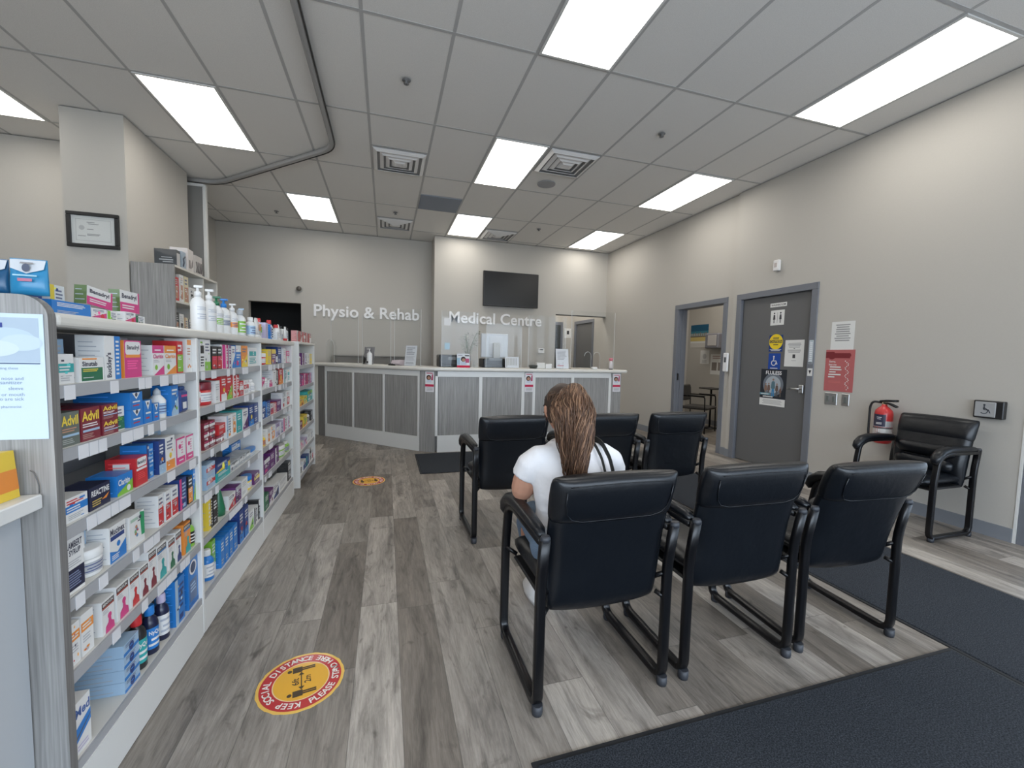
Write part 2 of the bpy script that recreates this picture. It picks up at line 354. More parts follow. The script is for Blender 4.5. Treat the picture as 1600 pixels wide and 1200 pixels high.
h = MB(); h.box(WX+.012, WX+.030, 3.545, 3.60, .965, 1.055, bev=.004); h.tube([(WX+.02, 3.575, 1.012), (WX-.035, 3.575, 1.012)], .011, 10); h.tube([(WX-.035, 3.570, 1.012), (WX-.036, 3.60, 1.012), (WX-.035, 3.70, 1.008)], [.012, .011, .008], 10)
h = h.build('lever_handle', M_chrome, leaf)
b = MB(); door_frame(b, WX+.03, 4.715, 5.81); d2 = struct('door_2', b, M_frame)
MB().box(WX+.055, WX+.075, 5.715, 5.735, .98, 1.09, bev=.002).build('strike_plate', M_black, d2)
# hall doors seen through the back opening
b = MB(); door_frame(b, WX+.03, 8.6, 9.62, z1=2.20); d4 = struct('door_4', b, M_frame)
MB().box(WX+.05, WX+.092, 8.68, 9.545, .012, 2.12, bev=.002).build('door_leaf', mat('hall_door_paint', (.14, .14, .14), .5), d4)
b = MB(); b.box(3.2, 4.265, 9.76, 9.799, 0, 2.19); d5 = struct('door_5', b, M_frame); MB().box(3.3, 4.20, 9.752, 9.7595, .01, 2.11).build('door_leaf', mat('hall_dark_door', (.045, .05, .05), .5), d5)
struct('trim_3', MB().box(3.36, WX+.03, 8.078, 8.222, 2.186, 2.196), mat('dark_line', (.08, .08, .08), .6))
# ceiling-mounted folding-gate track
def bendpath(pts, r=.12, k=6):
    P = [Vector(p) for p in pts]; out = [P[0]]
    for i in range(1, len(P)-1):
        a = (P[i-1]-P[i]).normalized(); c = (P[i+1]-P[i]).normalized(); rr = min(r, (P[i-1]-P[i]).length*.45, (P[i+1]-P[i]).length*.45)
        for j in range(k+1):
            t_ = j/k; out.append(P[i] + a*rr*(1-t_)**2 + c*rr*t_**2)
    out.append(P[-1]); return out
trk = bendpath([(-.565, -3.4, CH-.024), (-.556, 3.0, CH-.024), (-.545, 5.02, CH-.024), (-2.03, 6.48, CH-.024), (-2.20, 6.58, CH-.024), (-2.50, 6.58, CH-.024)], .18)
track = MB().tube(trk, 1, rect=(.024, .022)).build('ceiling_track', mat('track_paint', (.34, .335, .33), .4)); tag(track, 'grey folding gate track bending across the ceiling tiles', 'ceiling track')
lip = MB(); sh = [Vector(p) for p in trk]; pts = []
for i, p in enumerate(sh):
    d_ = (sh[min(i+1, len(sh)-1)] - sh[max(i-1, 0)]).normalized(); nrm = Vector((d_.y, -d_.x, 0)); pts.append(p + nrm*.029 + Vector((0, 0, -.012)))
lip.tube(pts, 1, rect=(.0045, .012)).build('seal_strip', M_black, track)
gt = empty('folding_gate', (-2.42, 6.62, 0), 0, 'grey folded gate panel with painted-in shade and pale post under the ceiling track end', 'folding gate')
MB().box(-.10, .10, -.02, .03, 0, 3.47, bev=.003).build('gate_panel', mat('gate_shade_grey', (.21, .205, .195), .6), gt); MB().box(.10, .137, -.025, .035, 0, 3.47, bev=.004).build('gate_post', M_white, gt)  # panel grey is the wall tone with its shade put into the colour
MB().box(-.09, .12, -.035, -.005, 3.435, 3.47, (.6, .6, .6)).build('track_cover', M_white, gt)
# ------------------------------------------------------------------ ceiling fixtures
def light_fix(i, j, lab):
    x0, y0 = GX[8+i], GY[5]+1.2192*j; cx_, cy_ = x0+.3048, y0+.6096
    r = empty('ceiling_light', (cx_, cy_, CH), 0, lab, 'ceiling light', 'recessed ceiling light panels')
    f = MB(); a, c = .3048-BW, .6096-BW; q = .018
    for bx in ((-a, a, -c, -c+q), (-a, a, c-q, c), (-a, -a+q, -c+q, c-q), (a-q, a, -c+q, c-q)): f.box(*bx, -.001, .0095)
    f.build('frame', M_white, r); MB().box(-a+q, a-q, -c+q, c-q, .002, .008).build('diffuser', M_light, r)
    return r
for i, j, lab in ((0, 1, 'glowing ceiling panel above the shelving, left of the track'), (5, -1, 'largest ceiling panel at the top middle, cut by the frame'), (5, 1, 'glowing ceiling panel beside the round speaker and vent'),
                  (1, 3, 'small far ceiling panel left of the track corner, nearest the back wall'), (5, 3, 'small far ceiling panel in front of the screen wall'), (9, -1, 'long ceiling panel at top right along the right wall'),
                  (9, 1, 'ceiling panel by the right wall above the two doorways'), (9, 3, 'small far ceiling panel at the back right corner'), (-3, 1, 'ceiling panel cut off at the left edge of the photo')):
    light_fix(i, j, lab)
for i, j in ((0, -2), (5, -3), (9, -3), (-5, -1), (0, -4), (-5, -4)): light_fix(i, j, 'ceiling panel behind the viewer')
def diffuser(cx_, cy_, lab):
    r = empty('ceiling_vent', (cx_, cy_, CH), 0, lab, 'ceiling vent', 'square ceiling vents')
    MB().box(-.285, .285, -.285, .285, -.002, .006).build('backing', mat('vent_dark', (.34, .34, .34), .7), r)
    for k, a in enumerate((.285, .215, .150, .088)):
        m_ = MB(); z0 = -.004 - .004*k; b_ = a-.040; v = [(-a, -a, z0), (a, -a, z0), (a, a, z0), (-a, a, z0), (-b_, -b_, z0-.022), (b_, -b_, z0-.022), (b_, b_, z0-.022), (-b_, b_, z0-.022)]
        F = [(0, 1, 5, 4), (1, 2, 6, 5), (2, 3, 7, 6), (3, 0, 4, 7)]
        if k == 3: F.append((4, 5, 6, 7))
        F += [tuple(reversed(f)) for f in F] if False else []
        m_.add(v, F); o = m_.build('louvre', mat('vent_white', (.80, .79, .78), .5), r); s_ = o.modifiers.new('s', 'SOLIDIFY'); s_.thickness = .003; s_.offset = 1
for g, lab in (((11, 6, 1), 'square ceiling vent right of the track corner'), ((14, 6, 0), 'square ceiling vent beside the middle light panel'), ((11, 8, 1), 'small far ceiling vent above the left lettering'), ((14, 8, 1), 'small far ceiling vent nearest the television wall')):
    diffuser(GX[g[0]]+.3048, GY[g[1]] + .3048 + (.6096 if g[2] else 0), lab)
tag(MB().lathe([(.115, -.004), (.118, .004)], 28, (.36, .36, .37)).build('ceiling_speaker', M_paper, loc=(1.972, 5.19, CH)), 'round ceiling speaker grille behind the square vent', 'speaker')
tag(MB().box(-.29, .29, -.29, .29, -.001, .0095, (.27, .30, .35)).build('ceiling_tile', M_paper, loc=(.7528, GY[7]+.3048+.6096, CH)), 'blue-grey square ceiling tile near the far light panels', 'ceiling tile')
for x, y, lab in ((.153, 3.66, 'sprinkler head in the tile right of the track'), (2.594, 3.672, 'sprinkler head between the two large light panels'), (2.545, 7.0, 'small sprinkler head near the back right light'), (.138, 7.008, 'small sprinkler head beside the far left vent'), (-1.677, 7.63, 'small sprinkler head left of the far left light panel')):
    m_ = MB().lathe([(.035, .0), (.034, -.006), (.012, -.008), (.010, -.025), (.022, -.027), (.022, -.031), (.005, -.033)], 16, (.16, .16, .16)); tag(m_.build('sprinkler_head', M_plas, loc=(x, y, CH)), lab, 'sprinkler', 'ceiling sprinklers')
# ------------------------------------------------------------------ floor mats
def mat_thing(x0, x1, y0, y1, lab, rot=0):
    cx_, cy_ = (x0+x1)/2, (y0+y1)/2; r = empty('floor_mat', (cx_, cy_, 0), 0, lab, 'floor mat', 'black floor mats'); a, c = (x1-x0)/2, (y1-y0)/2
    MB().box(-a+.018, a-.018, -c+.018, c-.018, .002, .010, bev=.003).build('pile', M_mat, r); MB().box(-a, a, -c, c, .0005, .006, bev=.002).build('rubber_edge', M_matb, r)
mat_thing(.45, 2.512, -.7, 1.18, 'large black mat in the foreground, below the front chairs')
mat_thing(2.515, 3.44, -.9, 3.95, 'long black runner mat along the right aisle')
mat_thing(.36, 2.2, 4.56, 5.50, 'dark mat at the foot of the reception counter')
# ------------------------------------------------------------------ floor stickers
def sticker(x, y, rot, lab, big=True):
    R_ = .158; m_ = MB(); Mx = Matrix.Rotation(rot, 4, 'Z')
    ring = [(cos(2*pi*i/72)*R_*(1 + .012*sin(i*1.7)*sin(i*.37)), sin(2*pi*i/72)*R_*(1 + .012*sin(i*1.7)*sin(i*.37)), .0012) for i in range(72)]
    m_.flat(ring, (.80, .50, .10), M=Mx); m_.add([(p[0], p[1], .0002) for p in ring] + ring, [(i, (i+1) % 72, 72+(i+1) % 72, 72+i) for i in range(72)], (.8, .5, .1), M=Mx)
    m_.disc((0, 0, .0015), .147, 'z', (.50, .025, .03), 64, M=Mx); m_.disc((0, 0, .0018), .103, 'z', (.85, .62, .35), 64, M=Mx); m_.disc((0, 0, .0021), .099, 'z', (.80, .42, .03), 64, M=Mx)
    def arc(s, a0, a1, r, h, inward):
        n_ = len(s)
        for k, ch in enumerate(s):
            if ch == ' ': continue
            a = a0 + (a1-a0)*(k+.5)/n_; vs_, fs, x0, x1, y0, y1 = glyph(ch, .02); wd = (x1-x0)*h/.72
            up = Vector((cos(a), sin(a), 0))*(1 if inward else -1); rt = Vector((up.y, -up.x, 0)); c0 = Vector((cos(a), sin(a), 0))*r
            m_.add([tuple(c0 + rt*((vx-(x0+x1)/2)*h/.72) + up*((vy-.36)*h/.72) + Vector((0, 0, .0024))) for vx, vy in vs_], fs, (.85, .80, .74), M=Mx)
    arc('KEEP SOCIAL DISTANCE', rad(268), rad(68), .125, .026, True)
    arc('PLEASE STAND HERE', rad(-78), rad(62), .125, .026, False)
    dk = (.05, .03, .01)
    for sx in (-1, 1):    # two figures, lying head to the left
        q = .066*sx; T_ = Mx
        m_.disc((-.042, q, .0024), .0085, 'z', dk, 16, M=T_); m_.flat([(-.031, q-.016, .0024), (.004, q-.016, .0024), (.004, q+.016, .0024), (-.031, q+.016, .0024)], dk, M=T_); m_.flat([(.003, q-.009, .0024), (.052, q-.009, .0024), (.052, q-.001, .0024), (.003, q-.001, .0024)], dk, M=T_); m_.flat([(.003, q+.001, .0024), (.052, q+.001, .0024), (.052, q+.009, .0024), (.003, q+.009, .0024)], dk, M=T_)
    m_.flat([(-.002, -.035, .0024), (.002, -.035, .0024), (.002, .035, .0024), (-.002, .035, .0024)], dk, M=Mx)
    for s_ in (-1, 1): m_.flat([(-.011, s_*.032, .0024), (0, s_*.05, .0024), (.011, s_*.032, .0024)][::s_], dk, M=Mx)
    m_.text('6ft', (-.026, .026, .008, .034), lambda u, v: (-v, u, .0024), dk, M=Mx); m_.text('2m', (-.026, .026, -.034, -.010), lambda u, v: (-v, u, .0024), dk, M=Mx)
    tag(m_.build('floor_sticker', M_print, loc=(x, y, 0)), lab, 'floor sticker', 'round distancing stickers')
sticker(-.319, 1.745, rad(10), 'large red and yellow distancing sticker on the near floor planks')
sticker(-.163, 4.435, rad(100), 'small far red and yellow distancing sticker on the floor')
# ------------------------------------------------------------------ wall things
def lettering(s, x0, x1, y, z0, z1, lab):
    r = empty('wall_lettering', (x0, y, z0), 0, lab, 'lettering', 'metal wall lettering'); vs_, fs, gx0, gx1, gy0, gy1 = glyph(s, .018); W_ = gx1-gx0
    # glyph by glyph, advancing with the font's own widths
    pos = 0.0; sc = (x1-x0)/W_; base = -0.0
    for i, ch in enumerate(s):
        if ch == ' ': continue
        pre = glyph(s[:i+1], .018); v2, f2, a0, a1, b0, b1 = glyph(ch, .018); right = pre[3]; offx = right - a1 - gx0
        vv = []; th = .018
        cu_ = bpy.data.curves.new('letter', 'FONT'); cu_.body = ch; cu_.offset = .018; cu_.extrude = .011; cu_.bevel_depth = .0; cu_.resolution_u = 4
        o = bpy.data.objects.new('t', cu_); me = o.to_mesh(); m_ = MB(); m_.add([((v.co.x+offx)*sc, -v.co.z*1.0 - .012, v.co.y*sc) for v in me.vertices], [tuple(p.vertices) for p in me.polygons], (.8, .8, .8)); o.to_mesh_clear(); bpy.data.objects.remove(o); bpy.data.curves.remove(cu_)
        m_.build('letter', mat('brushed_letter', (.80, .79, .78), .4, .1), r)
lettering('Physio & Rehab', -1.283, .63, 8.56, 1.975, 2.13, 'silver metal lettering on the left back wall above the counter')
lettering('Medical Centre', 1.155, 3.04, 8.08, 1.93, 2.1, 'silver metal lettering under the television on the back wall')
tv = empty('television', (2.36, 8.08, 2.61), 0, 'black flat television mounted on the back wall above the lettering', 'television')
MB().box(-.565, .565, -.105, -.055, -.335, .335, bev=.006).build('casing', M_black, tv); MB().box(-.545, .545, -.1065, -.1045, -.310, .318).build('screen', M_screen, tv); MB().box(-.15, .15, -.055, -.001, -.12, .12, bev=.004).build('bracket', M_black, tv); MB().box(-.03, .03, -.107, -.105, -.334, -.318, (.02, .02, .02), bev=0).build('sensor', M_black, tv)
c_ = empty('security_camera', (-1.522, 8.56, 2.445), 0, 'small round security camera on the left back wall', 'camera')
MB().lathe([(.055, 0), (.055, .02), (.04, .035)], 20, (.5, .5, .48), M=Matrix.Rotation(rad(90), 4, 'X')).build('base', M_plas, c_); MB().lathe([(.042, .03), (.045, .06), (.03, .085), (.01, .092)], 20, (.10, .09, .08), M=Matrix.Rotation(rad(90), 4, 'X')).build('lens', M_plas, c_)
th = empty('thermostat', (3.054, 8.08, 1.43), 0, 'small white thermostat on the back wall beside the opening', 'thermostat')
MB().box(-.065, .065, -.028, 0, -.05, .05, (.75, .74, .72), bev=.004).build('casing', M_plas, th); MB().box(-.035, .035, -.0295, -.027, .015, .032, (.05, .05, .05)).build('display', M_plas, th)
ms = empty('motion_sensor', (WX, 3.945, 2.46), 0, 'white motion sensor on the wall above the grey door', 'sensor')
MB().box(-.045, 0, -.038, .038, -.065, .065, (.75, .74, .73), bev=.008).build('casing', M_plas, ms); MB().box(-.0475, -.044, -.018, .018, -.02, .03, (.50, .44, .42), bev=.001).build('lens', M_plas, ms)
cert = empty('framed_certificate', (-2.68, 5.08, 2.415), 0, 'black framed certificate hanging on the left pillar', 'picture frame')
f = MB(); a, c = .202, .165
for q in ((-a, a, c-.034, c), (-a, a, -c, -c+.034), (-a, -a+.034, -c+.034, c-.034), (a-.034, a, -c+.034, c-.034)): f.box(q[0], q[1], -.028, -.002, q[2], q[3], bev=.004)
f.build('frame', M_black, cert); f = MB().box(-a+.03, a-.03, -.012, -.006, -c+.03, c-.03, (.70, .70, .68)); dg = (.3, .3, .3)
for q in ((-.135, .135, .098, .100), (-.135, .135, -.100, -.098), (-.135, -.133, -.1, .1), (.133, .135, -.1, .1)): f.flat([(q[0], -.0125, q[2]), (q[1], -.0125, q[2]), (q[1], -.0125, q[3]), (q[0], -.0125, q[3])], dg)
for x0, x1, z in ((-.05, .01, .07), (-.04, .04, .055), (-.05, .0, .005), (-.05, .05, -.04), (-.05, .04, -.05), (-.12, -.06, -.06)): f.flat([(x0, -.0125, z), (x1, -.0125, z), (x1, -.0125, z+.006), (x0, -.0125, z+.006)], dg)
f.disc((-.09, -.0125, .02), .022, 'y', (.5, .5, .5), 20); f.build('certificate', M_paper, cert); MB().box(-a+.03, a-.03, -.0155, -.0145, -c+.03, c-.03).build('glazing', M_acr, cert)
# paper notices: sheet on the +x wall, seen from -x. u grows to the left in y (towards the camera = right in view)
def sheet(name, x, y0, y1, z0, z1, col, art, lab, cat='notice', group=None, loc_th=.0015, texts=()):
    """y0 = far edge (left in view), y1 = near edge (right in view)"""
    cy_, cz = (y0+y1)/2, (z0+z1)/2; W_, H_ = abs(y0-y1), z1-z0; m_ = MB().box(-loc_th, 0, -W_/2, W_/2, -H_/2, H_/2, col)
    P = lambda u, v, e=.0004: (-loc_th-e, W_/2 - u*W_, -H_/2 + v*H_)
    for k, a_ in enumerate(art):
        e = .0003 + .00012*k
        if a_[0] == 'r': _, u0, u1, v0, v1, cc = a_; m_.flat([P(u0, v0, e), P(u1, v0, e), P(u1, v1, e), P(u0, v1, e)], cc)
        elif a_[0] == 'o': _, u, v, r, cc = a_; q = P(u, v, e); m_.disc(q, r*W_, 'x', cc, 28)
        elif a_[0] == 'p': m_.flat([P(u, v, e) for u, v in a_[1]], a_[2])
        elif a_[0] == 'l':
            _, u0, u1, v0, v1, n_, cc = a_; rr = random.Random(int(u0*1000+v0*777+n_))
            for i in range(n_):
                v = v1 - (i+.5)*(v1-v0)/n_; hh = (v1-v0)/n_*.28; s_ = rr.uniform(0, .12)*(u1-u0); m_.flat([P(u0+s_, v-hh, e), P(u1-s_, v-hh, e), P(u1-s_, v+hh, e), P(u0+s_, v+hh, e)], cc)
        elif a_[0] == 't':
            _, s_, u0, u1, v0, v1, cc = a_; m_.text(s_, (u0*W_, u1*W_, v0*H_, v1*H_), lambda p, q: (-loc_th-e, W_/2-p, -H_/2+q), cc, bold=.02)
    return tag(m_.build(name, M_paper, loc=(x, cy_, cz)), lab, cat, group)
DK = (.06, .06, .065); WH = (.72, .72, .70)
LX = WX + .0295
sheet('room_sign', LX, 4.045, 3.825, 1.975, 2.022, WH, [('t', 'WASHROOM', .06, .94, .2, .8, DK)], 'narrow white name strip at the top of the grey door', 'sign')
fig = lambda u: [('o', u, .80, .055, DK), ('p', [(u-.09, .38), (u-.055, .70), (u+.055, .70), (u+.09, .38)], DK), ('r', u-.045, u-.012, .14, .4, DK), ('r', u+.012, u+.045, .14, .4, DK)]
sheet('washroom_sign', LX, 4.030, 3.848, 1.755, 1.935, WH, fig(.27) + fig(.73) + [('r', .49, .51, .15, .85, DK)], 'white sign with two black figures on the grey door', 'sign')
sheet('caution_sign', LX, 4.030, 3.845, 1.435, 1.635, C['n'], [('o', .5, .60, .50, (.80, .60, .03)), ('r', .04, .96, .53, .70, DK), ('t', 'CAUTION', .08, .92, .55, .68, (.8, .6, .03)), ('l', .25, .75, .74, .88, 2, DK), ('l', .3, .7, .38, .46, 1, DK), ('l', .08, .92, .04, .16, 2, WH)], 'round yellow caution sign with navy foot on the grey door', 'sign')
iso = [('o', .45, .80, .07, WH), ('r', .41, .49, .52, .74, WH), ('r', .45, .68, .52, .57, WH), ('p', [(.62, .55), (.68, .55), (.78, .34), (.72, .32)], WH), ('o', .46, .42, .21, WH), ('o', .46, .42, .15, (.02, .07, .33)), ('r', .45, .7, .45, .62, (.02, .07, .33)), ('r', .43, .66, .52, .565, WH), ('p', [(.62, .55), (.68, .55), (.78, .34), (.72, .32)], WH), ('l', .15, .85, .06, .14, 1, WH)]
sheet('accessible_sign', LX, 4.025, 3.862, 1.215, 1.415, (.02, .07, .33), iso, 'blue wheelchair sign on the grey door under the caution sign', 'sign')
ppl = []
for k, (u, s_, cc) in enumerate(((.22, .82, (.20, .17, .16)), (.34, .86, (.14, .12, .12)), (.51, 1.15, (.05, .22, .42)), (.66, .85, (.10, .10, .11)), (.80, .62, (.12, .10, .09)))):
    ppl += [('p', [(u-.050*s_, .26), (u-.034*s_, .26+.20*s_), (u+.034*s_, .26+.20*s_), (u+.050*s_, .26), (u+.014*s_, .26), (u, .26+.14*s_), (u-.014*s_, .26)], cc), ('p', [(u-.040*s_, .26+.18*s_), (u-.072*s_, .26+.20*s_), (u-.055*s_, .26+.34*s_), (u-.02*s_, .26+.365*s_), (u+.02*s_, .26+.365*s_), (u+.055*s_, .26+.34*s_), (u+.072*s_, .26+.20*s_), (u+.040*s_, .26+.18*s_)], (cc[0]*.9+.05, cc[1]*.6+.04, cc[2]*.4+.04)), ('o', u, .26+.40*s_, .030*s_+.004, (.30, .19, .14))]
sheet('clinic_poster', LX-.0002, 4.115, 3.765, .775, 1.222, (.025, .028, .035), [('o', .5, .58, .40, (.16, .18, .21)), ('o', .5, .58, .30, (.38, .42, .46)), ('t', 'FLULESS', .10, .90, .855, .955, (.8, .8, .8))] + ppl + [('r', 0, .40, .285, .345, (.13, .30, .36)), ('l', .04, .36, .30, .33, 1, WH), ('r', 0, 1, 0, .20, WH), ('l', .06, .94, .04, .17, 4, (.45, .45, .45)), ('l', .1, .55, .22, .27, 1, WH)], 'dark poster of standing people taped low on the grey door', 'poster')
sheet('paper_notice', LX, 3.81, 3.575, 1.262, 1.57, WH, [('l', .14, .86, .70, .90, 4, (.4, .4, .4)), ('l', .45, .55, .66, .70, 1, DK), ('l', .15, .85, .52, .64, 3, (.35, .35, .35)), ('r', .43, .57, .32, .46, DK), ('l', .35, .65, .2, .25, 1, (.5, .5, .5))], 'white printed notice on the right half of the grey door', 'notice')
sheet('room_schedule', WX-.0125, 3.485, 3.437, 1.30, 1.56, (.50, .56, .60), [('l', .15, .85, .10, .92, 10, (.75, .77, .8)), ('r', .05, .95, .02, .06, DK)], 'slim grey schedule holder on the door frame', 'sign')
sheet('arrow_label', WX-.0125, 3.485, 3.430, 1.165, 1.25, WH, [('p', [(.2, .75), (.8, .75), (.5, .25)], DK)], 'small white label with dark arrow on the door frame', 'label')
sheet('rules_notice', WX, 3.262, 3.035, 1.448, 1.742, WH, [('l', .15, .85, .30, .92, 8, (.33, .33, .33))], 'white typed notice on the wall above the red poster', 'notice')
RP = (.46, .13, .13); helix = []
for k in range(22):
    v = .06 + k*.032; helix += [('o', .80 + .055*sin(k*1.1) - .006*k*.3, v, .018, WH), ('o', .80 - .055*sin(k*1.1), v+.012, .012, (.6, .3, .28))]
sheet('red_poster', WX-.0022, 3.300, 3.012, 1.02, 1.452, RP, [('o', .22, .86, .14, (.20, .03, .035)), ('r', .22, .85, .80, .92, (.20, .03, .035)), ('o', .82, .87, .06, (.20, .03, .035)), ('r', .0, .3, .80, .95, (.20, .03, .035)),
    ('t', 'Sorry,', .13, .38, .68, .74, WH), ('t', 'but no', .13, .40, .62, .67, WH), ('l', .13, .60, .56, .61, 1, WH), ('l', .13, .62, .50, .55, 1, WH), ('l', .13, .42, .44, .49, 1, WH), ('l', .13, .58, .38, .43, 1, WH), ('l', .13, .36, .32, .37, 1, WH), ('l', .13, .6, .2, .26, 2, (.55, .16, .15))] + helix, 'red poster with white text on the wall above the switches', 'poster')
def switch(y0, y1, z0, z1, k, lab, n_=2):
    r = empty('light_switch', (WX, (y0+y1)/2, (z0+z1)/2), 0, lab, 'light switch', 'wall switches by the grey door'); a, c = abs(y0-y1)/2, (z1-z0)/2
    MB().box(-.008, 0, -a, a, -c, c, bev=.003).build('plate', M_chrome, r)
    for i in range(n_):
        yy = -a + (i+.5)*2*a/n_; MB().box(-.0125, -.007, yy-.015, yy+.015, -.033, .033, (.13, .14, .13), bev=.002).build('rocker', M_plas, r)
switch(3.280, 3.155, .875, 1.0, 0, 'wide steel double switch plate under the red poster'); switch(3.108, 3.035, .880, 1.0, 0, 'narrow steel single switch plate under the red poster', 1)
ad = empty('door_opener_button', (WX, 2.0, .982), 0, 'steel wheelchair push plate on black box beside the wall chair', 'button')
MB().box(-.045, 0, -.085, .085, -.068, .068, bev=.005).build('housing', M_black, ad)
m_ = MB().box(-.052, -.044, -.045, .075, -.058, .058, (.34, .345, .35), bev=.004); dk = (.05, .055, .07)
q = lambda y, z: (-.0526, .015 + y, z)
m_.disc(q(.004, .034), .007, 'x', dk, 14); m_.flat([q(.008, .026), q(.000, .026), q(.000, -.004), q(.008, -.004)], dk); m_.flat([q(.004, .001), q(-.022, .001), q(-.022, -.006), q(.004, -.006)], dk); m_.flat([q(-.018, .0), q(-.024, .0), q(-.034, -.026), q(-.027, -.026)], dk)
for i in range(14):
    a0 = rad(70 + i*18); a1 = rad(70 + (i+1)*18); m_.flat([q(.004 + .024*cos(a0), -.012 + .024*sin(a0)), q(.004 + .024*cos(a1), -.012 + .024*sin(a1)), q(.004 + .018*cos(a1), -.012 + .018*sin(a1)), q(.004 + .018*cos(a0), -.012 + .018*sin(a0))], dk)
m_.build('push_plate', M_paper, ad)
# fire extinguisher
fe = empty('fire_extinguisher', (WX-.095, 2.665, .585), 0, 'red fire extinguisher hung on the wall beside the single chair', 'fire extinguisher')
m_ = MB().lathe([(.052, 0), (.066, .012), (.068, .03), (.068, .27), (.060, .305), (.040, .33), (.022, .345), (.020, .36)], 24, (.50, .03, .03)); m_.build('cylinder', M_plas, fe)
lb = MB()
for a0, a1, z0, z1, cc in ((rad(120), rad(330), .045, .14, (.62, .62, .60)), (rad(120), rad(330), .155, .21, (.50, .50, .50)), (rad(140), rad(225), .16, .27, (.03, .03, .06)), (rad(120), rad(330), .138, .152, (.1, .1, .1))):
    n_ = 12; r_ = .0686 + (.0004 if cc[0] < .1 else 0)
    lb.add([(r_*cos(a0+(a1-a0)*i/n_), r_*sin(a0+(a1-a0)*i/n_), z) for z in (z0, z1) for i in range(n_+1)], [(i, i+1, n_+2+i, n_+1+i) for i in range(n_)], cc, sm=True)
for z, l_ in ((.24, .07), (.225, .05), (.19, .08), (.18, .08), (.10, .05), (.085, .06)):
    a0 = rad(185); lb.add([(.0694*cos(a0-l_*4+l_*8*i/6), .0694*sin(a0-l_*4+l_*8*i/6), zz) for zz in (z, z+.006) for i in range(7)], [(i, i+1, 8+i, 7+i) for i in range(6)], WH if z > .15 else (.2, .2, .2))
lb.build('label', M_print, fe)
MB().lathe([(.018, .355), (.018, .385), (.012, .39)], 16, (.55, .45, .28)).build('valve', M_plas, fe)
m_ = MB(); m_.tube([(0, .03, .385), (0, -.02, .395), (0, -.10, .40)], .5, rect=(.020, .010)); m_.tube([(0, .0, .375), (0, -.04, .37), (0, -.10, .345)], .5, rect=(.018, .008)); m_.build('handle', M_metal, fe)
MB().tube(bendpath([(0, .02, .375), (-.02, .085, .38), (-.02, .105, .33), (-.02, .105, .10), (-.02, .10, .05)], .04), .010, 8).build('hose', M_black, fe)
MB().box(.066, .095, -.02, .02, .10, .16).build('bracket', M_metal, fe)
# white reader on the frame of the open doorway
tr = empty('wall_thermometer', (WX+.0, 4.655, 1.29), 0, 'tall white handheld device on the wall between the doorways', 'thermometer')
MB().box(-.03, -.001, -.045, .045, -.13, .13, (.75, .75, .75), bev=.012).build('casing', M_plas, tr); MB().box(-.032, -.029, -.018, .018, .0, .07, (.08, .09, .10), bev=.001).build('display', M_plas, tr)
# exam room things
EX = 6.348
pic = [('r', 0, 1, .35, 1, (.05, .20, .27)), ('r', 0, 1, .72, 1, (.02, .10, .18)), ('r', 0, 1, .5, .62, (.35, .42, .42)), ('r', 0, 1, .28, .46, (.60, .48, .18)), ('r', 0, 1, .46, .5, (.10, .09, .07)), ('r', 0, 1, 0, .2, (.60, .58, .54))] + [('r', .05+.1*k, .09+.1*k, .45, .6+.1*((k*7) % 3)/3, (.25, .2, .15)) for k in range(9)]
sheet('wall_picture', EX, 8.05, 7.10, 1.60, 2.08, WH, pic, 'beach scene picture seen through the open doorway', 'picture') if False else sheet('wall_picture', EX, 7.62, 7.10, 1.58, 2.06, WH, pic, 'beach scene picture seen through the open doorway', 'picture')
sheet('paper_notice', EX, 7.30, 7.05, 1.24, 1.52, WH, [('o', .5, .55, .22, (.5, .5, .5)), ('l', .2, .8, .05, .3, 3, (.5, .5, .5))], 'pale paper below the beach picture in the side room', 'notice')
sheet('wall_chart', EX, 7.00, 6.66, 1.03, 1.44, WH, [('l', .1, .9, .75, .95, 2, (.45, .35, .33)), ('r', .1, .5, .2, .6, (.25, .22, .2)), ('r', .6, .9, .2, .6, (.25, .22, .2))], 'chart with two dark boxes under the paper towel dispenser', 'notice')
pt = empty('towel_dispenser', (EX, 6.84, 1.70), 0, 'grey paper towel dispenser on the side room wall', 'dispenser')
MB().box(-.16, 0, -.18, .18, -.15, .15, (.22, .22, .25), bev=.02).build('housing', M_plas, pt); MB().box(-.165, -.15, -.14, .10, -.10, .12, (.55, .53, .52), bev=.01).build('front_cover', M_plas, pt)
ex = empty('exam_room_chair', (5.55, 6.36, 0), rad(208), 'grey side chair with thin black frame in the side room', 'chair')
fb = mat('grey_fabric', (.06, .055, .05), .8)
MB().box(-.24, .24, -.22, .24, .42, .475, bev=.02).build('seat', fb, ex); MB().box(-.22, .22, -.285, -.245, .55, .85, bev=.018).build('backrest', fb, ex)
for s_ in (-1, 1):
    MB().tube(bendpath([(s_*.26, -.24, 0), (s_*.26, -.26, .45), (s_*.26, -.27, .80)], .05), .011, 8).build('leg', M_metal, ex)
    MB().tube(bendpath([(s_*.26, .22, 0), (s_*.26, .20, .66), (s_*.26, -.26, .66)], .04), .011, 8).build('leg', M_metal, ex)
    MB().box(s_*.26-.025, s_*.26+.025, -.10, .20, .665, .685, bev=.008).build('armrest', M_black, ex)
tb = empty('side_table', (6.02, 6.58, 0), 0, 'small dark pedestal tray beside the side room chair', 'table'); MB().box(-.16, .16, -.16, .16, .76, .785, bev=.006).build('table_top', fb, tb); MB().tube([(0, 0, .02), (0, 0, .76)], .018, 10).build('pole', M_metal, tb); MB().lathe([(.15, 0), (.15, .015), (.03, .03)], 20).build('base', M_metal, tb)
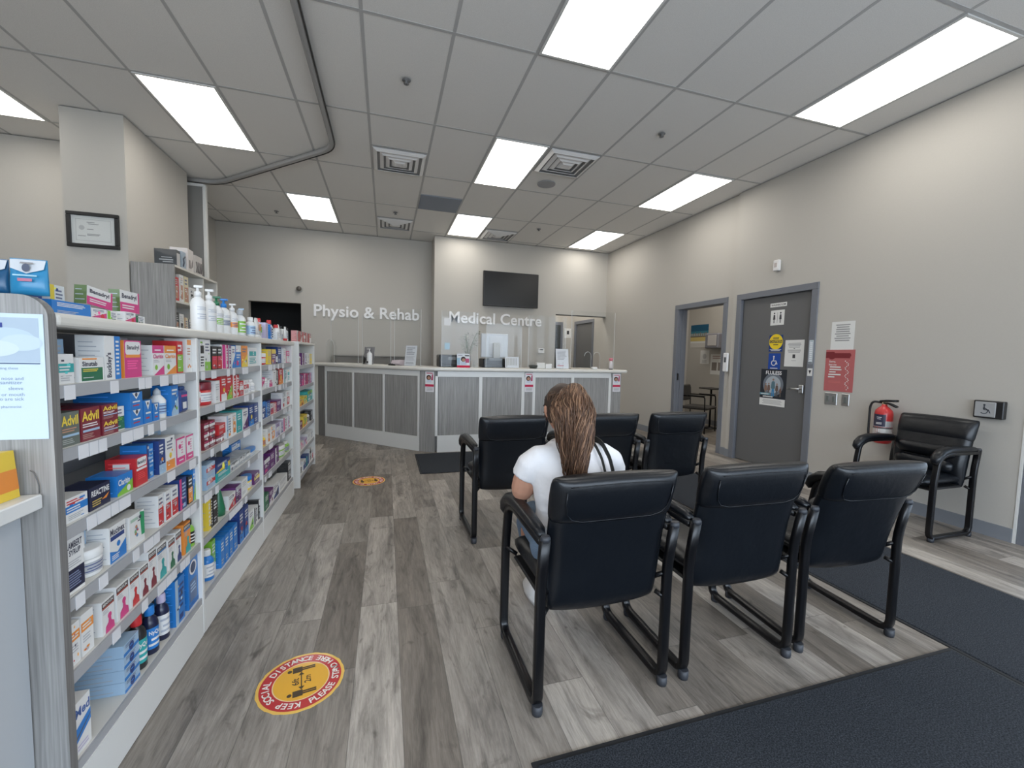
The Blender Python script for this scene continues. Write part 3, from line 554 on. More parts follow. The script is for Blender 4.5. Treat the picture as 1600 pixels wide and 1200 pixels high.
area('exam_room_lamp', (5.5, 6.0, 3.3), (0, 0, 0), 1.1, .6, 24, (1, .95, .88)); area('hall_lamp', (3.7, 9.0, 3.3), (0, 0, 0), 1.1, .6, 26, (1, .95, .88))
sheet('hall_sign', 5.598, 9.0, 8.8, 1.2, 1.4, WH, [], 'x', 'sign') if False else None
m_ = MB().box(-.09, .09, -.003, 0, -.12, .12, WH); m_.box(-.03, .03, -.005, -.003, -.03, .06, DK); tag(m_.build('hall_sign', M_paper, loc=(4.42, 9.799, 1.92)), 'small white sign on the hall wall seen through the back opening', 'sign')
# big notice lettering over the entrance is outside the photo
# ------------------------------------------------------------------ reception counter
cn = empty('reception_counter', (1.2, 5.9, 0), 0, 'long angled reception counter with grey woodgrain panels and cream top', 'counter')
O = Vector((-1.2, -5.9, 0))
def local(mb): mb.v = [tuple(Vector(v) + O) for v in mb.v]; return mb
PA_, PB_ = Vector((-.905, 7.003, 0)), Vector((.428, 5.677, 0)); dv = (PB_-PA_).normalized(); nv = Vector((dv.y, -dv.x, 0)); ang = math.atan2(dv.y, dv.x); LA = (PB_-PA_).length
MA = Matrix.Translation(PA_) @ Matrix.Rotation(ang, 4, 'Z')     # local x along the angled front, y = behind it
def cpart(name, mb, m): return local(mb).build(name, m, cn)
def panel(M, x0, x1, zt=1.012, zb=.20):
    cpart('panel', MB().box(x0, x1, .010, .03, zb, zt, M=M), M_grain)
MS = Matrix.Translation(Vector((.616, 5.56, 0)))                 # straight front, local x from its corner
cpart('kick_board', MB().box(0, LA, 0, .03, 0, .198, M=MA), M_white); cpart('kick_board', MB().box(.04, 1.25, 0, .03, 0, .225, M=MS), M_white); cpart('kick_board', MB().box(1.38, 2.62, 0, .03, 0, .225, M=MS), M_white)
f = MB(); f.box(0, LA, 0, .03, 1.014, 1.088, M=MA)
for x in (0, .60, 1.215, LA-.03): f.box(x, x+.03, -.002, .03, .19, 1.02, M=MA)
cpart('frame_rail', f, M_white)
for x0, x1 in ((.03, .60), (.63, 1.215), (1.245, LA-.03)): panel(MA, x0, x1)
f = MB(); f.box(.04, 1.25, 0, .03, 1.014, 1.088, M=MS); f.box(1.38, 2.62, 0, .03, 1.014, 1.088, M=MS)
for x in (.0, .60, 1.21): f.box(x+.01 if x == 0 else x, x+.045, -.002, .03, .22, 1.02, M=MS)
for x in (1.37, 1.97, 2.585): f.box(x, x+.045, -.002, .03, .22, 1.02, M=MS)
cpart('frame_rail', f, M_white)
for x0, x1 in ((.055, .60), (.645, 1.21), (1.415, 1.97), (2.015, 2.585)): panel(MS, x0, x1, zb=.225)
f = MB(); q0, q1 = Vector((.424, 5.683, 0)), Vector((.626, 5.562, 0))
f.add([(q0.x, q0.y, 0), (q1.x, q1.y, 0), (q1.x, q1.y, 1.088), (q0.x, q0.y, 1.088), (q0.x, q0.y+.1, 0), (q1.x, q1.y+.1, 0), (q1.x, q1.y+.1, 1.088), (q0.x, q0.y+.1, 1.088)], [(0, 1, 2, 3), (4, 7, 6, 5), (0, 3, 7, 4), (1, 5, 6, 2)])
cpart('corner_post', f, M_grain); cpart('post', MB().box(1.255, 1.375, -.004, .03, 0, 1.088, M=MS), M_grain); cpart('post', MB().box(2.625, 2.79, -.004, .5, 0, 1.088, M=MS), M_grain)
cpart('post', MB().box(-.15, -.005, -.004, .3, 0, 1.088, M=MA), M_grain_d)
# body behind and the cream top, one slab round the corner
def slab(mb, pts, z0, z1, col=(.5, .5, .5)):
    n_ = len(pts); mb.add([(x, y, z0) for x, y in pts] + [(x, y, z1) for x, y in pts], [tuple(reversed(range(n_))), tuple(range(n_, 2*n_))] + [(i, (i+1) % n_, n_+(i+1) % n_, n_+i) for i in range(n_)], col); return mb
w2 = lambda M, x, y: tuple((M @ Vector((x, y, 0)))[:2])
top = slab(MB(), [w2(MA, -.22, -.045), w2(MA, LA-.01, -.045), (.61, 5.515), (3.46, 5.515), (3.50, 5.54), (3.515, 5.60), (3.515, 6.05), (.80, 6.05), w2(MA, LA-.05, .50), w2(MA, -.22, .50)], 1.09, 1.138)
top = cpart('counter_top', top, M_cream); bevel(top, .018, 3)
cpart('body', slab(MB(), [w2(MA, -.1, .03), w2(MA, LA, .03), (.60, 5.60), (3.3, 5.60), (3.3, 5.95), (.85, 5.95), w2(MA, LA-.1, .42), w2(MA, -.1, .42)], .01, 1.089), M_grain_d)
cpart('end_panel', MB().box(-.56, -.15, .0, .02, 0, 1.12, M=MA), M_cream)
# promotional cards on the posts
def card(x, lab, M=None, y=5.55):
    W_, H_ = .062, .135; m_ = MB().box(-W_, W_, -.003, 0, -H_, H_, (.70, .68, .70)); e = -.0036
    m_.flat([(-W_, e, -H_+.07), (W_, e, -H_+.07), (W_, e, -H_+.102), (-W_, e, -H_+.102)], (.50, .03, .08)); m_.disc((-.012, e-.0001, .055), .034, 'y', (.04, .025, .02), 20); m_.disc((-.010, e-.0003, .05), .022, 'y', (.42, .22, .15), 18)
    m_.flat([(-.045, e, -.01), (.03, e, -.01), (.022, e, .028), (-.036, e, .028)], (.55, .60, .68)); m_.flat([(.02, e, .02), (.05, e, .02), (.05, e, .10), (.035, e, .10)], (.40, .06, .12))
    for k in range(3): m_.flat([(-.045, e-.0002, -H_+.014+k*.018), (.045, e-.0002, -H_+.014+k*.018), (.045, e-.0002, -H_+.020+k*.018), (-.045, e-.0002, -H_+.020+k*.018)], (.3, .3, .3) if k < 3 else WH)
    m_.flat([(-.045, e, .108), (.045, e, .108), (.045, e, .118), (-.045, e, .118)], (.5, .05, .1))
    return tag(m_.build('promotional_card', M_paper, loc=(x, y, .945), rz=(0 if M is None else M)), lab, 'card', 'promotional cards on the counter posts')
card(.555, 'promotional card on the corner post between the two counter sections', math.atan2(-.121, .202), 5.60); card(1.932, 'promotional card on the middle post of the straight counter'); card(3.325, 'promotional card on the right end post of the counter')
# ------------------------------------------------------------------ things on the counter
TZ = 1.1385
def onA(x, y): return tuple((MA @ Vector((x, y, 0)))[:2])
def guard(name_lab, M, x0, x1, z1, y=.10, rnd=0, feet=True):
    """clear standing sheet with two feet"""
    p0 = M @ Vector(((x0+x1)/2, y, 0)); r = empty('sneeze_guard', (p0.x, p0.y, TZ), M.to_euler().z, name_lab, 'sneeze guard', 'clear sneeze guards on the counter'); a = (x1-x0)/2; n_ = 10; pts = [(-a, 0), (a, 0)]
    if rnd: pts += [(a - rnd + rnd*cos(pi/2*i/n_), z1 - rnd + rnd*sin(pi/2*i/n_)) for i in range(n_+1)] + [(-a + rnd - rnd*sin(pi/2*i/n_), z1 - rnd + rnd*cos(pi/2*i/n_)) for i in range(n_+1)]
    else: pts += [(a, z1), (-a, z1)]
    k = len(pts); m_ = MB(); m_.add([(x, -.002, z) for x, z in pts] + [(x, .002, z) for x, z in pts], [tuple(range(k)), tuple(reversed(range(k, 2*k)))] + [(i, k+i, k+(i+1) % k, (i+1) % k) for i in range(k)]); m_.build('sheet', M_acr, r)
    if feet:
        for s_ in (-1, 1): MB().box(s_*a*.8-.003, s_*a*.8+.003, -.07, .07, 0, .10).build('foot', M_acr, r)
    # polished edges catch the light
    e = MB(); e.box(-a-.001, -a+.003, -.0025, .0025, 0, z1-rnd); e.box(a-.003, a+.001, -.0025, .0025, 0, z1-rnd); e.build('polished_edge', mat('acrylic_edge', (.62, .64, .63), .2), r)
    return r
guard('clear sneeze guard at the far left end of the angled counter', MA, .02, .62, .72, .10)
guard('clear sneeze guard on the angled counter behind the pump bottle', MA, .68, 1.25, .72, .12)
guard('clear sneeze guard near the bend of the angled counter', MA, 1.30, 1.78, .78, .14)
guard('clear sneeze guard over the left printer', MS, .10, .60, .76, .12)
guard('clear sneeze guard in front of the right printer', MS, .72, 1.24, .62, .14, .05)
guard('clear sneeze guard at the middle of the straight counter', MS, 1.34, 1.92, .76, .13)
guard('clear sneeze guard at the right end of the straight counter', MS, 2.0, 2.72, .86, .12)
def holder(name, M, x, y, w_, h, art, lab, cat='sign', tilt=-8):
    p0 = M @ Vector((x, y, 0)); r = empty(name, (p0.x, p0.y, TZ), M.to_euler().z, lab, cat, 'counter sign holders' if cat == 'sign' else None)
    Mt = Matrix.Rotation(rad(tilt), 4, 'X'); m_ = MB().box(-w_/2, w_/2, 0, .0015, .006, h, (.72, .73, .76), M=Mt)
    for k, a_ in enumerate(art):
        e = -.0006 - .0002*k
        if a_[0] == 'r': m_.flat([(-w_/2+a_[1]*w_, e, a_[3]*h), (-w_/2+a_[2]*w_, e, a_[3]*h), (-w_/2+a_[2]*w_, e, a_[4]*h), (-w_/2+a_[1]*w_, e, a_[4]*h)], a_[5], M=Mt)
        elif a_[0] == 'o': m_.disc((-w_/2+a_[1]*w_, e, a_[2]*h), a_[3]*w_, 'y', a_[4], 20, M=Mt)
        elif a_[0] == 'l':
            rr = random.Random(k+int(x*100))
            for i in range(a_[5]):
                v = (a_[4] - (i+.5)*(a_[4]-a_[3])/a_[5])*h; hh = (a_[4]-a_[3])/a_[5]*.22*h; u1 = a_[2] - rr.random()*.25; m_.flat([(-w_/2+a_[1]*w_, e, v-hh), (-w_/2+u1*w_, e, v-hh), (-w_/2+u1*w_, e, v+hh), (-w_/2+a_[1]*w_, e, v+hh)], a_[6], M=Mt)
    m_.build('printed_sheet', M_paper, r); g = MB().box(-w_/2-.004, w_/2+.004, -.0045, -.0025, .002, h+.004, M=Mt); g.box(-w_/2-.004, w_/2+.004, -.0045, .05, 0, .003); g.build('clear_holder', M_acr, r); return r
G3 = (.30, .31, .34)
holder('sign_holder', MA, 1.655, .06, .20, .285, [('l', .12, .85, .55, .92, 5, G3), ('l', .12, .9, .28, .5, 4, (.5, .5, .52)), ('l', .12, .85, .1, .2, 2, G3)], 'white printed sign stand on the angled counter near the bend')
holder('sign_holder', MA, .80, .12, .21, .26, [('r', 0, 1, 0, 1, (.42, .41, .43)), ('l', .2, .8, .2, .85, 5, (.3, .28, .33))], 'grey sign stand behind the pump bottle on the counter')
holder('sign_holder', MS, 1.86, .08, .20, .295, [('l', .12, .88, .45, .92, 7, (.4, .4, .42)), ('r', .1, .6, .14, .17, (.55, .1, .1)), ('l', .12, .5, .2, .26, 1, (.4, .4, .4))], 'white sign stand with red line right of the middle post')
holder('flyer_stand', MS, .385, .02, .175, .19, [('r', 0, 1, 0, .16, (.55, .02, .06)), ('o', .5, .60, .20, (.04, .03, .03)), ('o', .52, .55, .13, (.45, .26, .18)), ('r', .3, .75, .2, .42, (.5, .58, .68)), ('r', .0, .25, .2, .7, (.35, .5, .62)), ('r', .66, .95, .35, .65, (.5, .1, .2)), ('r', .62, .95, .82, .90, (.1, .1, .1)), ('l', .1, .5, .82, .92, 1, G3)], 'small flyer with red foot and smiling face on the counter', 'flyer')
holder('sign_holder', MS, 1.08, .05, .20, .16, [('r', .08+.12*0, .14, .1, .85, (.45, .45, .43))] + [('r', .12+.11*k, .19+.11*k, .25, .9, (.52, .52, .50)) for k in range(7)], 'cream rack of small cards right of the printer', 'sign')
def on_counter(name, M, x, y, lab, cat, grp=None, rz=0):
    p0 = M @ Vector((x, y, 0)); return empty(name, (p0.x, p0.y, TZ), M.to_euler().z + rz, lab, cat, grp)
pb = on_counter('pump_bottle', MA, .905, .05, 'white hand sanitizer pump bottle on the angled counter', 'bottle')
MB().lathe([(.036, 0), (.038, .01), (.038, .14), (.032, .165), (.014, .178)], 18, (.72, .72, .71)).build('body', M_plas, pb); MB().box(-.016, .014, -.0395, -.037, .02, .05, (.05, .05, .05)).build('label', M_plas, pb)
m_ = MB().lathe([(.014, .178), (.014, .195), (.005, .197), (.005, .222)], 12, (.75, .75, .75)); m_.box(-.04, .012, -.008, .008, .220, .231, (.75, .75, .75), bev=.003); m_.build('pump', M_plas, pb)
for x, y, lab in ((.07, .07, 'clear domed display case at the left end of the counter'), (2.31, .20, 'clear arched leaflet holder before the back opening'), (2.46, .20, 'second clear arched leaflet holder, right of the first')):
    MM = MA if x < .1 else MS; hh = .36 if x < .1 else .26; ww = .09 if x < .1 else .055; r = on_counter('leaflet_holder' if x > .1 else 'display_case', MM, x, y, lab, 'holder')
    n_ = 14; pts = [(-ww, 0), (ww, 0)] + [(ww*cos(pi*i/n_), hh - ww*1.2 + ww*1.2*sin(pi*i/n_)) for i in range(n_+1)]; k = len(pts)
    for yy in (-.025, .025):
        m_ = MB(); m_.add([(a, yy-.0015, c) for a, c in pts] + [(a, yy+.0015, c) for a, c in pts], [tuple(range(k)), tuple(reversed(range(k, 2*k)))] + [(i, k+i, k+(i+1) % k, (i+1) % k) for i in range(k)]); m_.build('panel', M_acr, r)
    MB().tube([(a, -.025, c) for a, c in pts[1:]], .0025, 6, (.7, .7, .7)).build('rim', mat('acrylic_edge'), r); MB().box(-ww, ww, -.03, .03, 0, .006, (.7, .7, .7)).build('base', M_plas, r)
r = on_counter('leaflet_pile', MA, 1.42, .07, 'small fanned rack of pink leaflets on the angled counter', 'leaflets')
for k in range(4): MB().box(-.10+.018*k, .05+.018*k, -.03+.02*k, -.028+.02*k, .018, .07+.012*k, (.55, .48, .50), M=Matrix.Rotation(rad(-25), 4, 'X')).build('leaflet', M_paper, r)
tag(MB().lathe([(.05, 0), (.055, .02), (.03, .035)], 18, (.02, .02, .02)).build('stapler_base', M_plas, loc=(*onA(1.27, .12), TZ)), 'small black desk item left of the pink leaflets', 'desk item')
def printer(x, lab, w_=.44, h=.17):
    r = on_counter('printer', MS, x, .36, lab, 'printer', 'black printers behind the counter guards')
    MB().box(-w_/2, w_/2, -.15, .15, 0, h, bev=.012).build('body', M_black, r); MB().box(-w_/2+.03, w_/2-.03, -.17, -.14, .03, .055, bev=.004).build('paper_tray', M_black, r); MB().box(-.10, .10, -.156, -.149, .10, .14, (.12, .12, .12), bev=.001).build('control_panel', M_plas, r)
printer(.30, 'black printer at the left of the straight counter'); printer(.88, 'black printer right of the flyer with the red foot', .36, .13)
mon = on_counter('computer_monitor', MS, .95, .43, 'grey back of a computer monitor behind the clear guard', 'monitor')
MB().box(-.21, .21, .12, .15, .14, .50, (.50, .52, .54), bev=.01).build('casing', M_plas, mon); MB().box(-.05, .05, .0, .04, 0, .36, (.36, .35, .32), bev=.008).build('stand', M_plas, mon); MB().box(-.12, .12, -.04, .10, 0, .012, (.4, .4, .4)).build('base', M_plas, mon)
MB().box(-.09, .13, .1165, .1195, .20, .46, (.60, .62, .64)).build('taped_sheet', M_paper, mon)
nt_ = on_counter('taped_note', MS, .175, .112, 'small white notes taped on the left sneeze guard', 'note'); MB().box(-.045, .045, .0, .001, .56, .66, (.72, .72, .72)).build('note', M_paper, nt_); MB().box(-.035, .035, .0, .001, .24, .33, (.45, .62, .72)).build('note', M_paper, nt_)
pl = on_counter('potted_plant', MS, .50, .30, 'thin leafy potted plant standing behind the clear guards', 'plant')
MB().lathe([(.045, 0), (.055, .09), (.05, .09)], 16, (.35, .25, .18)).build('pot', M_plas, pl)
m_ = MB(); lf = MB(); rr = random.Random(3)
for k in range(16):
    a = rr.uniform(0, 2*pi); q = rr.uniform(.05, .17); h = rr.uniform(.28, .56); pts = [(0, 0, .08), (q*.2*cos(a), q*.2*sin(a), h*.5), (q*.7*cos(a), q*.7*sin(a), h*.9), (q*cos(a), q*sin(a), h)]; m_.tube(pts, .002, 5, (.10, .13, .05))
    for i in range(10):
        t_ = .25 + .08*i; p = Vector(pts[1]).lerp(Vector(pts[3]), t_); b_ = a + rr.uniform(-1.5, 1.5); d_ = Vector((cos(b_), sin(b_), rr.uniform(-.5, .3)))*.05; s_ = Vector((-sin(b_), cos(b_), 0))*.010; lf.add([p, p+d_*.5+s_, p+d_, p+d_*.5-s_ + Vector((0, 0, .002))], [(0, 1, 2, 3)], (.08, .14, .05))
m_.build('stem', M_plas, pl); lf.build('foliage', M_plas, pl)
bx = on_counter('card_tray', MS, 1.56, .10, 'low white tray of cards beside the middle sign stand', 'tray'); MB().box(-.11, .02, -.04, .05, 0, .085, (.62, .61, .57), bev=.006).build('body', M_plas, bx); MB().box(.03, .13, -.03, .04, 0, .07, (.66, .66, .64), bev=.006).build('card_stack', M_plas, bx)
tag(MB().lathe([(.05, 0), (.065, .035), (.06, .05), (.02, .055)], 20, (.04, .045, .04)).build('tape_dispenser', M_plas, loc=(2.02, 5.64, TZ)), 'small dark round desk item left of the white card tray', 'desk item')
tag(MB().box(-.16, .16, -.06, .06, 0, .02, (.45, .40, .33), bev=.003).build('clipboard', M_plas, loc=(2.76, 5.68, TZ)), 'brown flat folder on the counter before the back opening', 'folder')
tag(MB().box(-.04, .04, -.03, .03, 0, .035, (.7, .7, .68), bev=.006).build('card_holder', M_plas, loc=(2.98, 5.62, TZ)), 'small white card holder right of the brown folder', 'holder')
hb = empty('hand_gel_bottle', (3.26, 5.62, TZ), 0, 'small bottle with pink top at the right end of the counter', 'bottle'); MB().lathe([(.030, 0), (.030, .012)], 16, (.03, .03, .03)).build('base', M_plas, hb); MB().lathe([(.028, .012), (.030, .10), (.020, .13)], 16, (.60, .56, .56)).build('body', M_plas, hb); MB().lathe([(.022, .13), (.032, .15), (.030, .175)], 16, (.60, .18, .22)).build('cap', M_plas, hb)
bk = empty('filing_cabinet', (-.2, 8.3, 0), 0, 'low grey-brown cabinet behind the angled counter', 'cabinet'); MB().box(-.68, .62, -.2, .22, 0, 1.235, bev=.006).build('body', mat('cabinet_brown', (.20, .185, .165), .5), bk); MB().box(-.70, .64, -.22, .23, 1.2355, 1.26, bev=.004).build('top', mat('cabinet_top', (.25, .24, .22), .45), bk)
# ================================================================== CHAIRS
def cushion(w_, prof_front, prof_back, z0_bow=0.0, nu=17, nv=None, crown=.0, wtop=None):
    """slab spanned between two YZ profile lines (same length); rounded side edges; returns MB"""
    m_ = MB(); K = len(prof_front); rows = []
    for i in range(nu):
        u = -1 + 2*i/(nu-1); e = (1 - abs(u)**7)**.5 if abs(u) < 1 else 0.0; e = max(e, .12); loop = []
        for (yf, zf), (yb, zb) in zip(prof_front, prof_back):
            ym, zm = (yf+yb)/2, (zf+zb)/2; t_ = (zm - prof_front[0][1])/(prof_front[-1][1]-prof_front[0][1]+1e-9); bow = -z0_bow*(1-u*u)*(1-min(1, max(0, t_))*1.0)**3 + crown*(1-u*u)*max(0, t_)**4
            loop.append((ym + (yf-ym)*e + 0, zm + (zf-zm)*e + bow, ym + (yb-ym)*e, zm + (zb-zm)*e + bow))
        # closed loop: up the front, down the back
        zl = prof_front[0][1]; zh = prof_front[-1][1]; X_ = lambda z: u*(w_ + ((wtop or w_)-w_)*min(1, max(0, (z-zl)/(zh-zl))))/2; pts = [(X_(b), a, b) for a, b, c, d in loop] + [(X_(d), c, d) for a, b, c, d in reversed(loop)]; rows.append(pts)
    return m_.loft(rows, cap=True)
def make_chair():
    t_ = empty('guest_chair', (0, 0, 0))
    # rear surface leans back; local +y is the front
    bk_ = [(-.205, .368), (-.226, .385), (-.236, .45), (-.243, .52), (-.254, .60), (-.268, .68), (-.284, .76), (-.300, .84), (-.306, .868), (-.294, .884)]
    fr_ = [(-.175, .372), (-.160, .395), (-.150, .45), (-.138, .52), (-.148, .60), (-.172, .68), (-.192, .76), (-.215, .84), (-.230, .870), (-.262, .886)]
    b_ = cushion(.478, fr_, bk_, .018, 21, crown=.008, wtop=.506); o = b_.build('backrest', M_leath2, t_); s_ = o.modifiers.new('s', 'SUBSURF'); s_.levels = 1; s_.render_levels = 1
    # head roll: padded band wrapped over the top of the back
    hb_ = [(-.268, .725), (-.288, .733), (-.303, .77), (-.315, .82), (-.322, .858), (-.318, .882), (-.300, .893)]
    hf_ = [(-.205, .725), (-.190, .735), (-.187, .77), (-.200, .82), (-.219, .862), (-.238, .886), (-.268, .896)]
    h_ = cushion(.506, hf_, hb_, .010, 25, crown=.008, wtop=.520); o = h_.build('head_roll', M_leath, t_); s_ = o.modifiers.new('s', 'SUBSURF'); s_.levels = 1; s_.render_levels = 1
    # seams
    sm_ = MB(); sm_.tube([(x, -.3205, .866 + .006*(1-(x/.23)**2)) for x in [-.20+.40*i/12 for i in range(13)]], .0018, 5); sm_.build('top_seam', M_leath, t_)
    sm_ = MB(); p = [(-.212, -.3155, .850), (-.211, -.3045, .800), (-.203, -.2965, .765), (-.182, -.2895, .742)] + [(-.14+.28*i/6, -.2865, .731) for i in range(7)] + [(.182, -.2895, .742), (.203, -.2965, .765), (.211, -.3045, .800), (.212, -.3155, .850)]
    sm_.tube(p, .0024, 5); sm_.build('seam_piping', M_leath, t_)
    # lumbar rolls on the front, seen on the wall chair
    for zc, dy in ((.52, 0), (.63, .0)):
        m_ = MB(); m_.tube([(x, -.135 - (zc-.52)*.12 + .006*(1-(x/.18)**2), zc) for x in [-.19+.38*i/10 for i in range(11)]], [.018]+[.035]*9+[.018], 10, sq=1.5); o = m_.build('lumbar_roll', M_leath, t_)
    st = [(-.205, .415), (-.20, .395), (-.05, .392), (.15, .395), (.235, .40), (.262, .42)]
    sf = [(-.205, .445), (-.20, .468), (-.05, .478), (.15, .485), (.235, .475), (.268, .445)]
    sc_ = MB(); rows = []
    for i in range(15):
        u = -1 + 2*i/14; e = max((1-abs(u)**6)**.5 if abs(u) < 1 else 0, .15); x = u*.232
        rows.append([(x, y, .435 + (z-.435)*e) for y, z in st] + [(x, y, .435 + (z-.435)*e) for y, z in reversed(sf)])
    o = sc_.loft(rows).build('seat', M_leath, t_); s_ = o.modifiers.new('s', 'SUBSURF'); s_.levels = 1; s_.render_levels = 1
    MB().box(-.235, .235, -.17, .20, .375, .392, bev=.006).build('seat_pan', M_black, t_)
    for sx in (-1, 1):
        X = sx*.268
        pth = bendpath([(X, -.262, .672), (X, -.232, .50), (X, -.232, .028), (X, .228, .028), (X, .222, .45), (X, .190, .625), (X, .10, .660), (X, -.235, .655)], .055, 6)
        MB().tube(pth, 1, rect=(.0135, .0185), up=(1, 0, 0)).build('sled_frame', M_metal, t_)
        MB().lathe([(.018, 0), (.020, .012), (.015, .022)], 12, sy=.8, M=Matrix.Translation((X, -.264, .664))).build('end_cap', M_rub, t_)
        for yy in (-.232, .20): MB().lathe([(.019, 0), (.021, .012), (.020, .038)], 12, M=Matrix.Translation((X, yy, .0005))).build('rubber_foot', M_rub, t_)
        ap = [(X, -.235, .672), (X, -.20, .682), (X, -.12, .686), (X, .0, .690), (X, .10, .688), (X, .17, .672), (X, .215, .640), (X, .232, .605), (X, .228, .585)]
        rr_ = [.014, .024, .028, .031, .034, .036, .034, .028, .014]
        m_ = MB(); m_.tube(ap, rr_, 14, sq=.78); o = m_.build('armrest', M_leath, t_)
        # bracket holding seat and back to the frame
        for q0, q1 in (((X, -.232, .47), (X-sx*.04, -.20, .44)), ((X, .215, .43), (X-sx*.045, .19, .40)), ((X, -.236, .36), (X-sx*.035, -.21, .385))): MB().tube([q0, q1], .010, 8).build('bracket', M_metal, t_)
    return t_
ch0 = make_chair()
spots = [(.803, 1.585, 0, 'black leather guest chair carrying the seated woman, nearest front left', 'leather guest chairs in rows'), (1.452, 1.582, -1.5, 'black leather guest chair in the middle of the front row', 'leather guest chairs in rows'),
         (2.085, 1.568, -4, 'black leather guest chair at the right end of the front row', 'leather guest chairs in rows'), (.855, 3.02, 1, 'black leather guest chair at the left end of the back row', 'leather guest chairs in rows'),
         (1.60, 3.03, 0, 'black leather guest chair in the back row, half hidden by the woman', 'leather guest chairs in rows'), (2.235, 3.03, -2, 'black leather guest chair at the right end of the back row', 'leather guest chairs in rows'),
         (4.085, 2.255, 90, 'lone black leather guest chair against the right wall facing the room', 'leather guest chairs in rows')]
for k, (x, y, a, lab, g) in enumerate(spots):
    o = ch0 if k == 0 else copy_tree(ch0)
    if k == 2:      # this one is pushed back a little further
        for c_ in o.children:
            if c_.name.split('.')[0] in ('backrest', 'head_roll', 'top_seam', 'seam_piping', 'lumbar_roll'):
                c_.rotation_euler[0] = rad(6); c_.location = (0, .45*sin(rad(6)), .021)
    o.location = (x, y, 0); o.rotation_euler[2] = rad(a); tag(o, lab, 'chair', g if k < 6 else None)
# ================================================================== THE WOMAN
wo = empty('person', (.755, 1.60, 0), rad(0), 'woman with long brown ponytail and white t-shirt seated with her back to the view', 'person')
def limb(m_, pts, rs, n=14, sq=1.0): m_.tube(pts, rs, n, sq=sq)
def remesh(o, vox, smooth=3, sub=0):
    r_ = o.modifiers.new('r', 'REMESH'); r_.mode = 'VOXEL'; r_.voxel_size = vox; r_.use_smooth_shade = True
    s_ = o.modifiers.new('sm', 'SMOOTH'); s_.factor = .5; s_.iterations = smooth; return o
bd = MB()
# trunk (under the clothes), neck and head
bd.loft([ell(0, -.03, .485, .15, .10), ell(0, -.04, .56, .165, .115), ell(0, -.05, .66, .145, .10), ell(0, -.02, .78, .150, .105), ell(0, .0, .88, .155, .085), ell(0, .02, .925, .10, .07)])
limb(bd, [(0, .02, .90), (0, .045, .96), (.0, .075, 1.02)], [.060, .052, .052])
HC = Vector((0, .105, 1.075)); Mh = Matrix.Translation(HC) @ Matrix.Rotation(rad(-24), 4, 'X')
prof = []
for k in range(13):
    t_ = -1 + 2*k/12; z = t_*.108; r_ = max(.008, (1-t_*t_)**.5); jaw = 1 - .25*max(0, -t_)**1.3; prof.append([(Mh @ Vector((.073*r_*jaw*cos(2*pi*i/20), (.094*r_*(1-.14*max(0, -t_)))*sin(2*pi*i/20) + .012*max(0, -t_), z))) for i in range(20)])
bd.loft(prof)
bd.loft([[Mh @ Vector(p) for p in ell(0, .085, -.030, .016, .014, 8)], [Mh @ Vector(p) for p in ell(0, .095, -.022, .015, .018, 8)], [Mh @ Vector(p) for p in ell(0, .088, .01, .008, .010, 8)], [Mh @ Vector(p) for p in ell(0, .08, .03, .006, .008, 8)]])   # nose
for s_ in (-1, 1): bd.loft([[Mh @ Vector(p) for p in ell(s_*.074, -.002, -.035, .006, .009, 8)], [Mh @ Vector(p) for p in ell(s_*.080, -.004, -.015, .009, .015, 8)], [Mh @ Vector(p) for p in ell(s_*.082, -.006, .008, .009, .018, 8)], [Mh @ Vector(p) for p in ell(s_*.076, -.004, .026, .006, .010, 8)]])
# arms: shoulder, elbow on the arm pad, wrist, palm
def arm(s_, el, wr, pm):
    sh_ = Vector((s_*.176, .005, .872)); el = Vector(el); wr = Vector(wr); pm = Vector(pm)
    limb(bd, [(s_*.11, .01, .885), sh_, sh_.lerp(el, .35), sh_.lerp(el, .7), el], [.042, .044, .050, .054, .050])
    limb(bd, [el, el.lerp(wr, .3), el.lerp(wr, .7), wr, wr.lerp(pm, .4), pm], [.043, .045, .034, .026, .029, .034], sq=.80)
    bd.loft([[tuple(el + Vector((.047*sin(pi*k/8)*cos(2*pi*i/14), .047*sin(pi*k/8)*sin(2*pi*i/14), -.047*cos(pi*k/8)))) for i in range(14)] for k in range(1, 8)])
    d_ = (pm-wr).normalized(); sd = Vector((d_.y, -d_.x, 0)).normalized(); up_ = Vector((0, 0, 1))
    for k, (off, L_) in enumerate(((-.030, .060), (-.010, .072), (.010, .068), (.029, .055))):
        b0 = pm + sd*off + d_*.012; b1 = b0 + d_*L_*.5 + up_*.004; b2 = b1 + d_*L_*.32 - up_*.016; b3 = b2 + d_*L_*.12 - up_*.018; limb(bd, [b0 - d_*.015, b0, b1, b2, b3], [.0082, .0082, .0078, .0074, .006], 8)
    b0 = wr.lerp(pm, .4) - sd*s_*.022; limb(bd, [b0, b0 - sd*s_*.022 + d_*.022, b0 - sd*s_*.026 + d_*.052], [.011, .010, .008], 8)
arm(-1, (-.198, .050, .745), (-.085, .250, .690), (-.045, .305, .675)); arm(1, (.262, .09, .735), (.13, .285, .690), (.085, .345, .672))
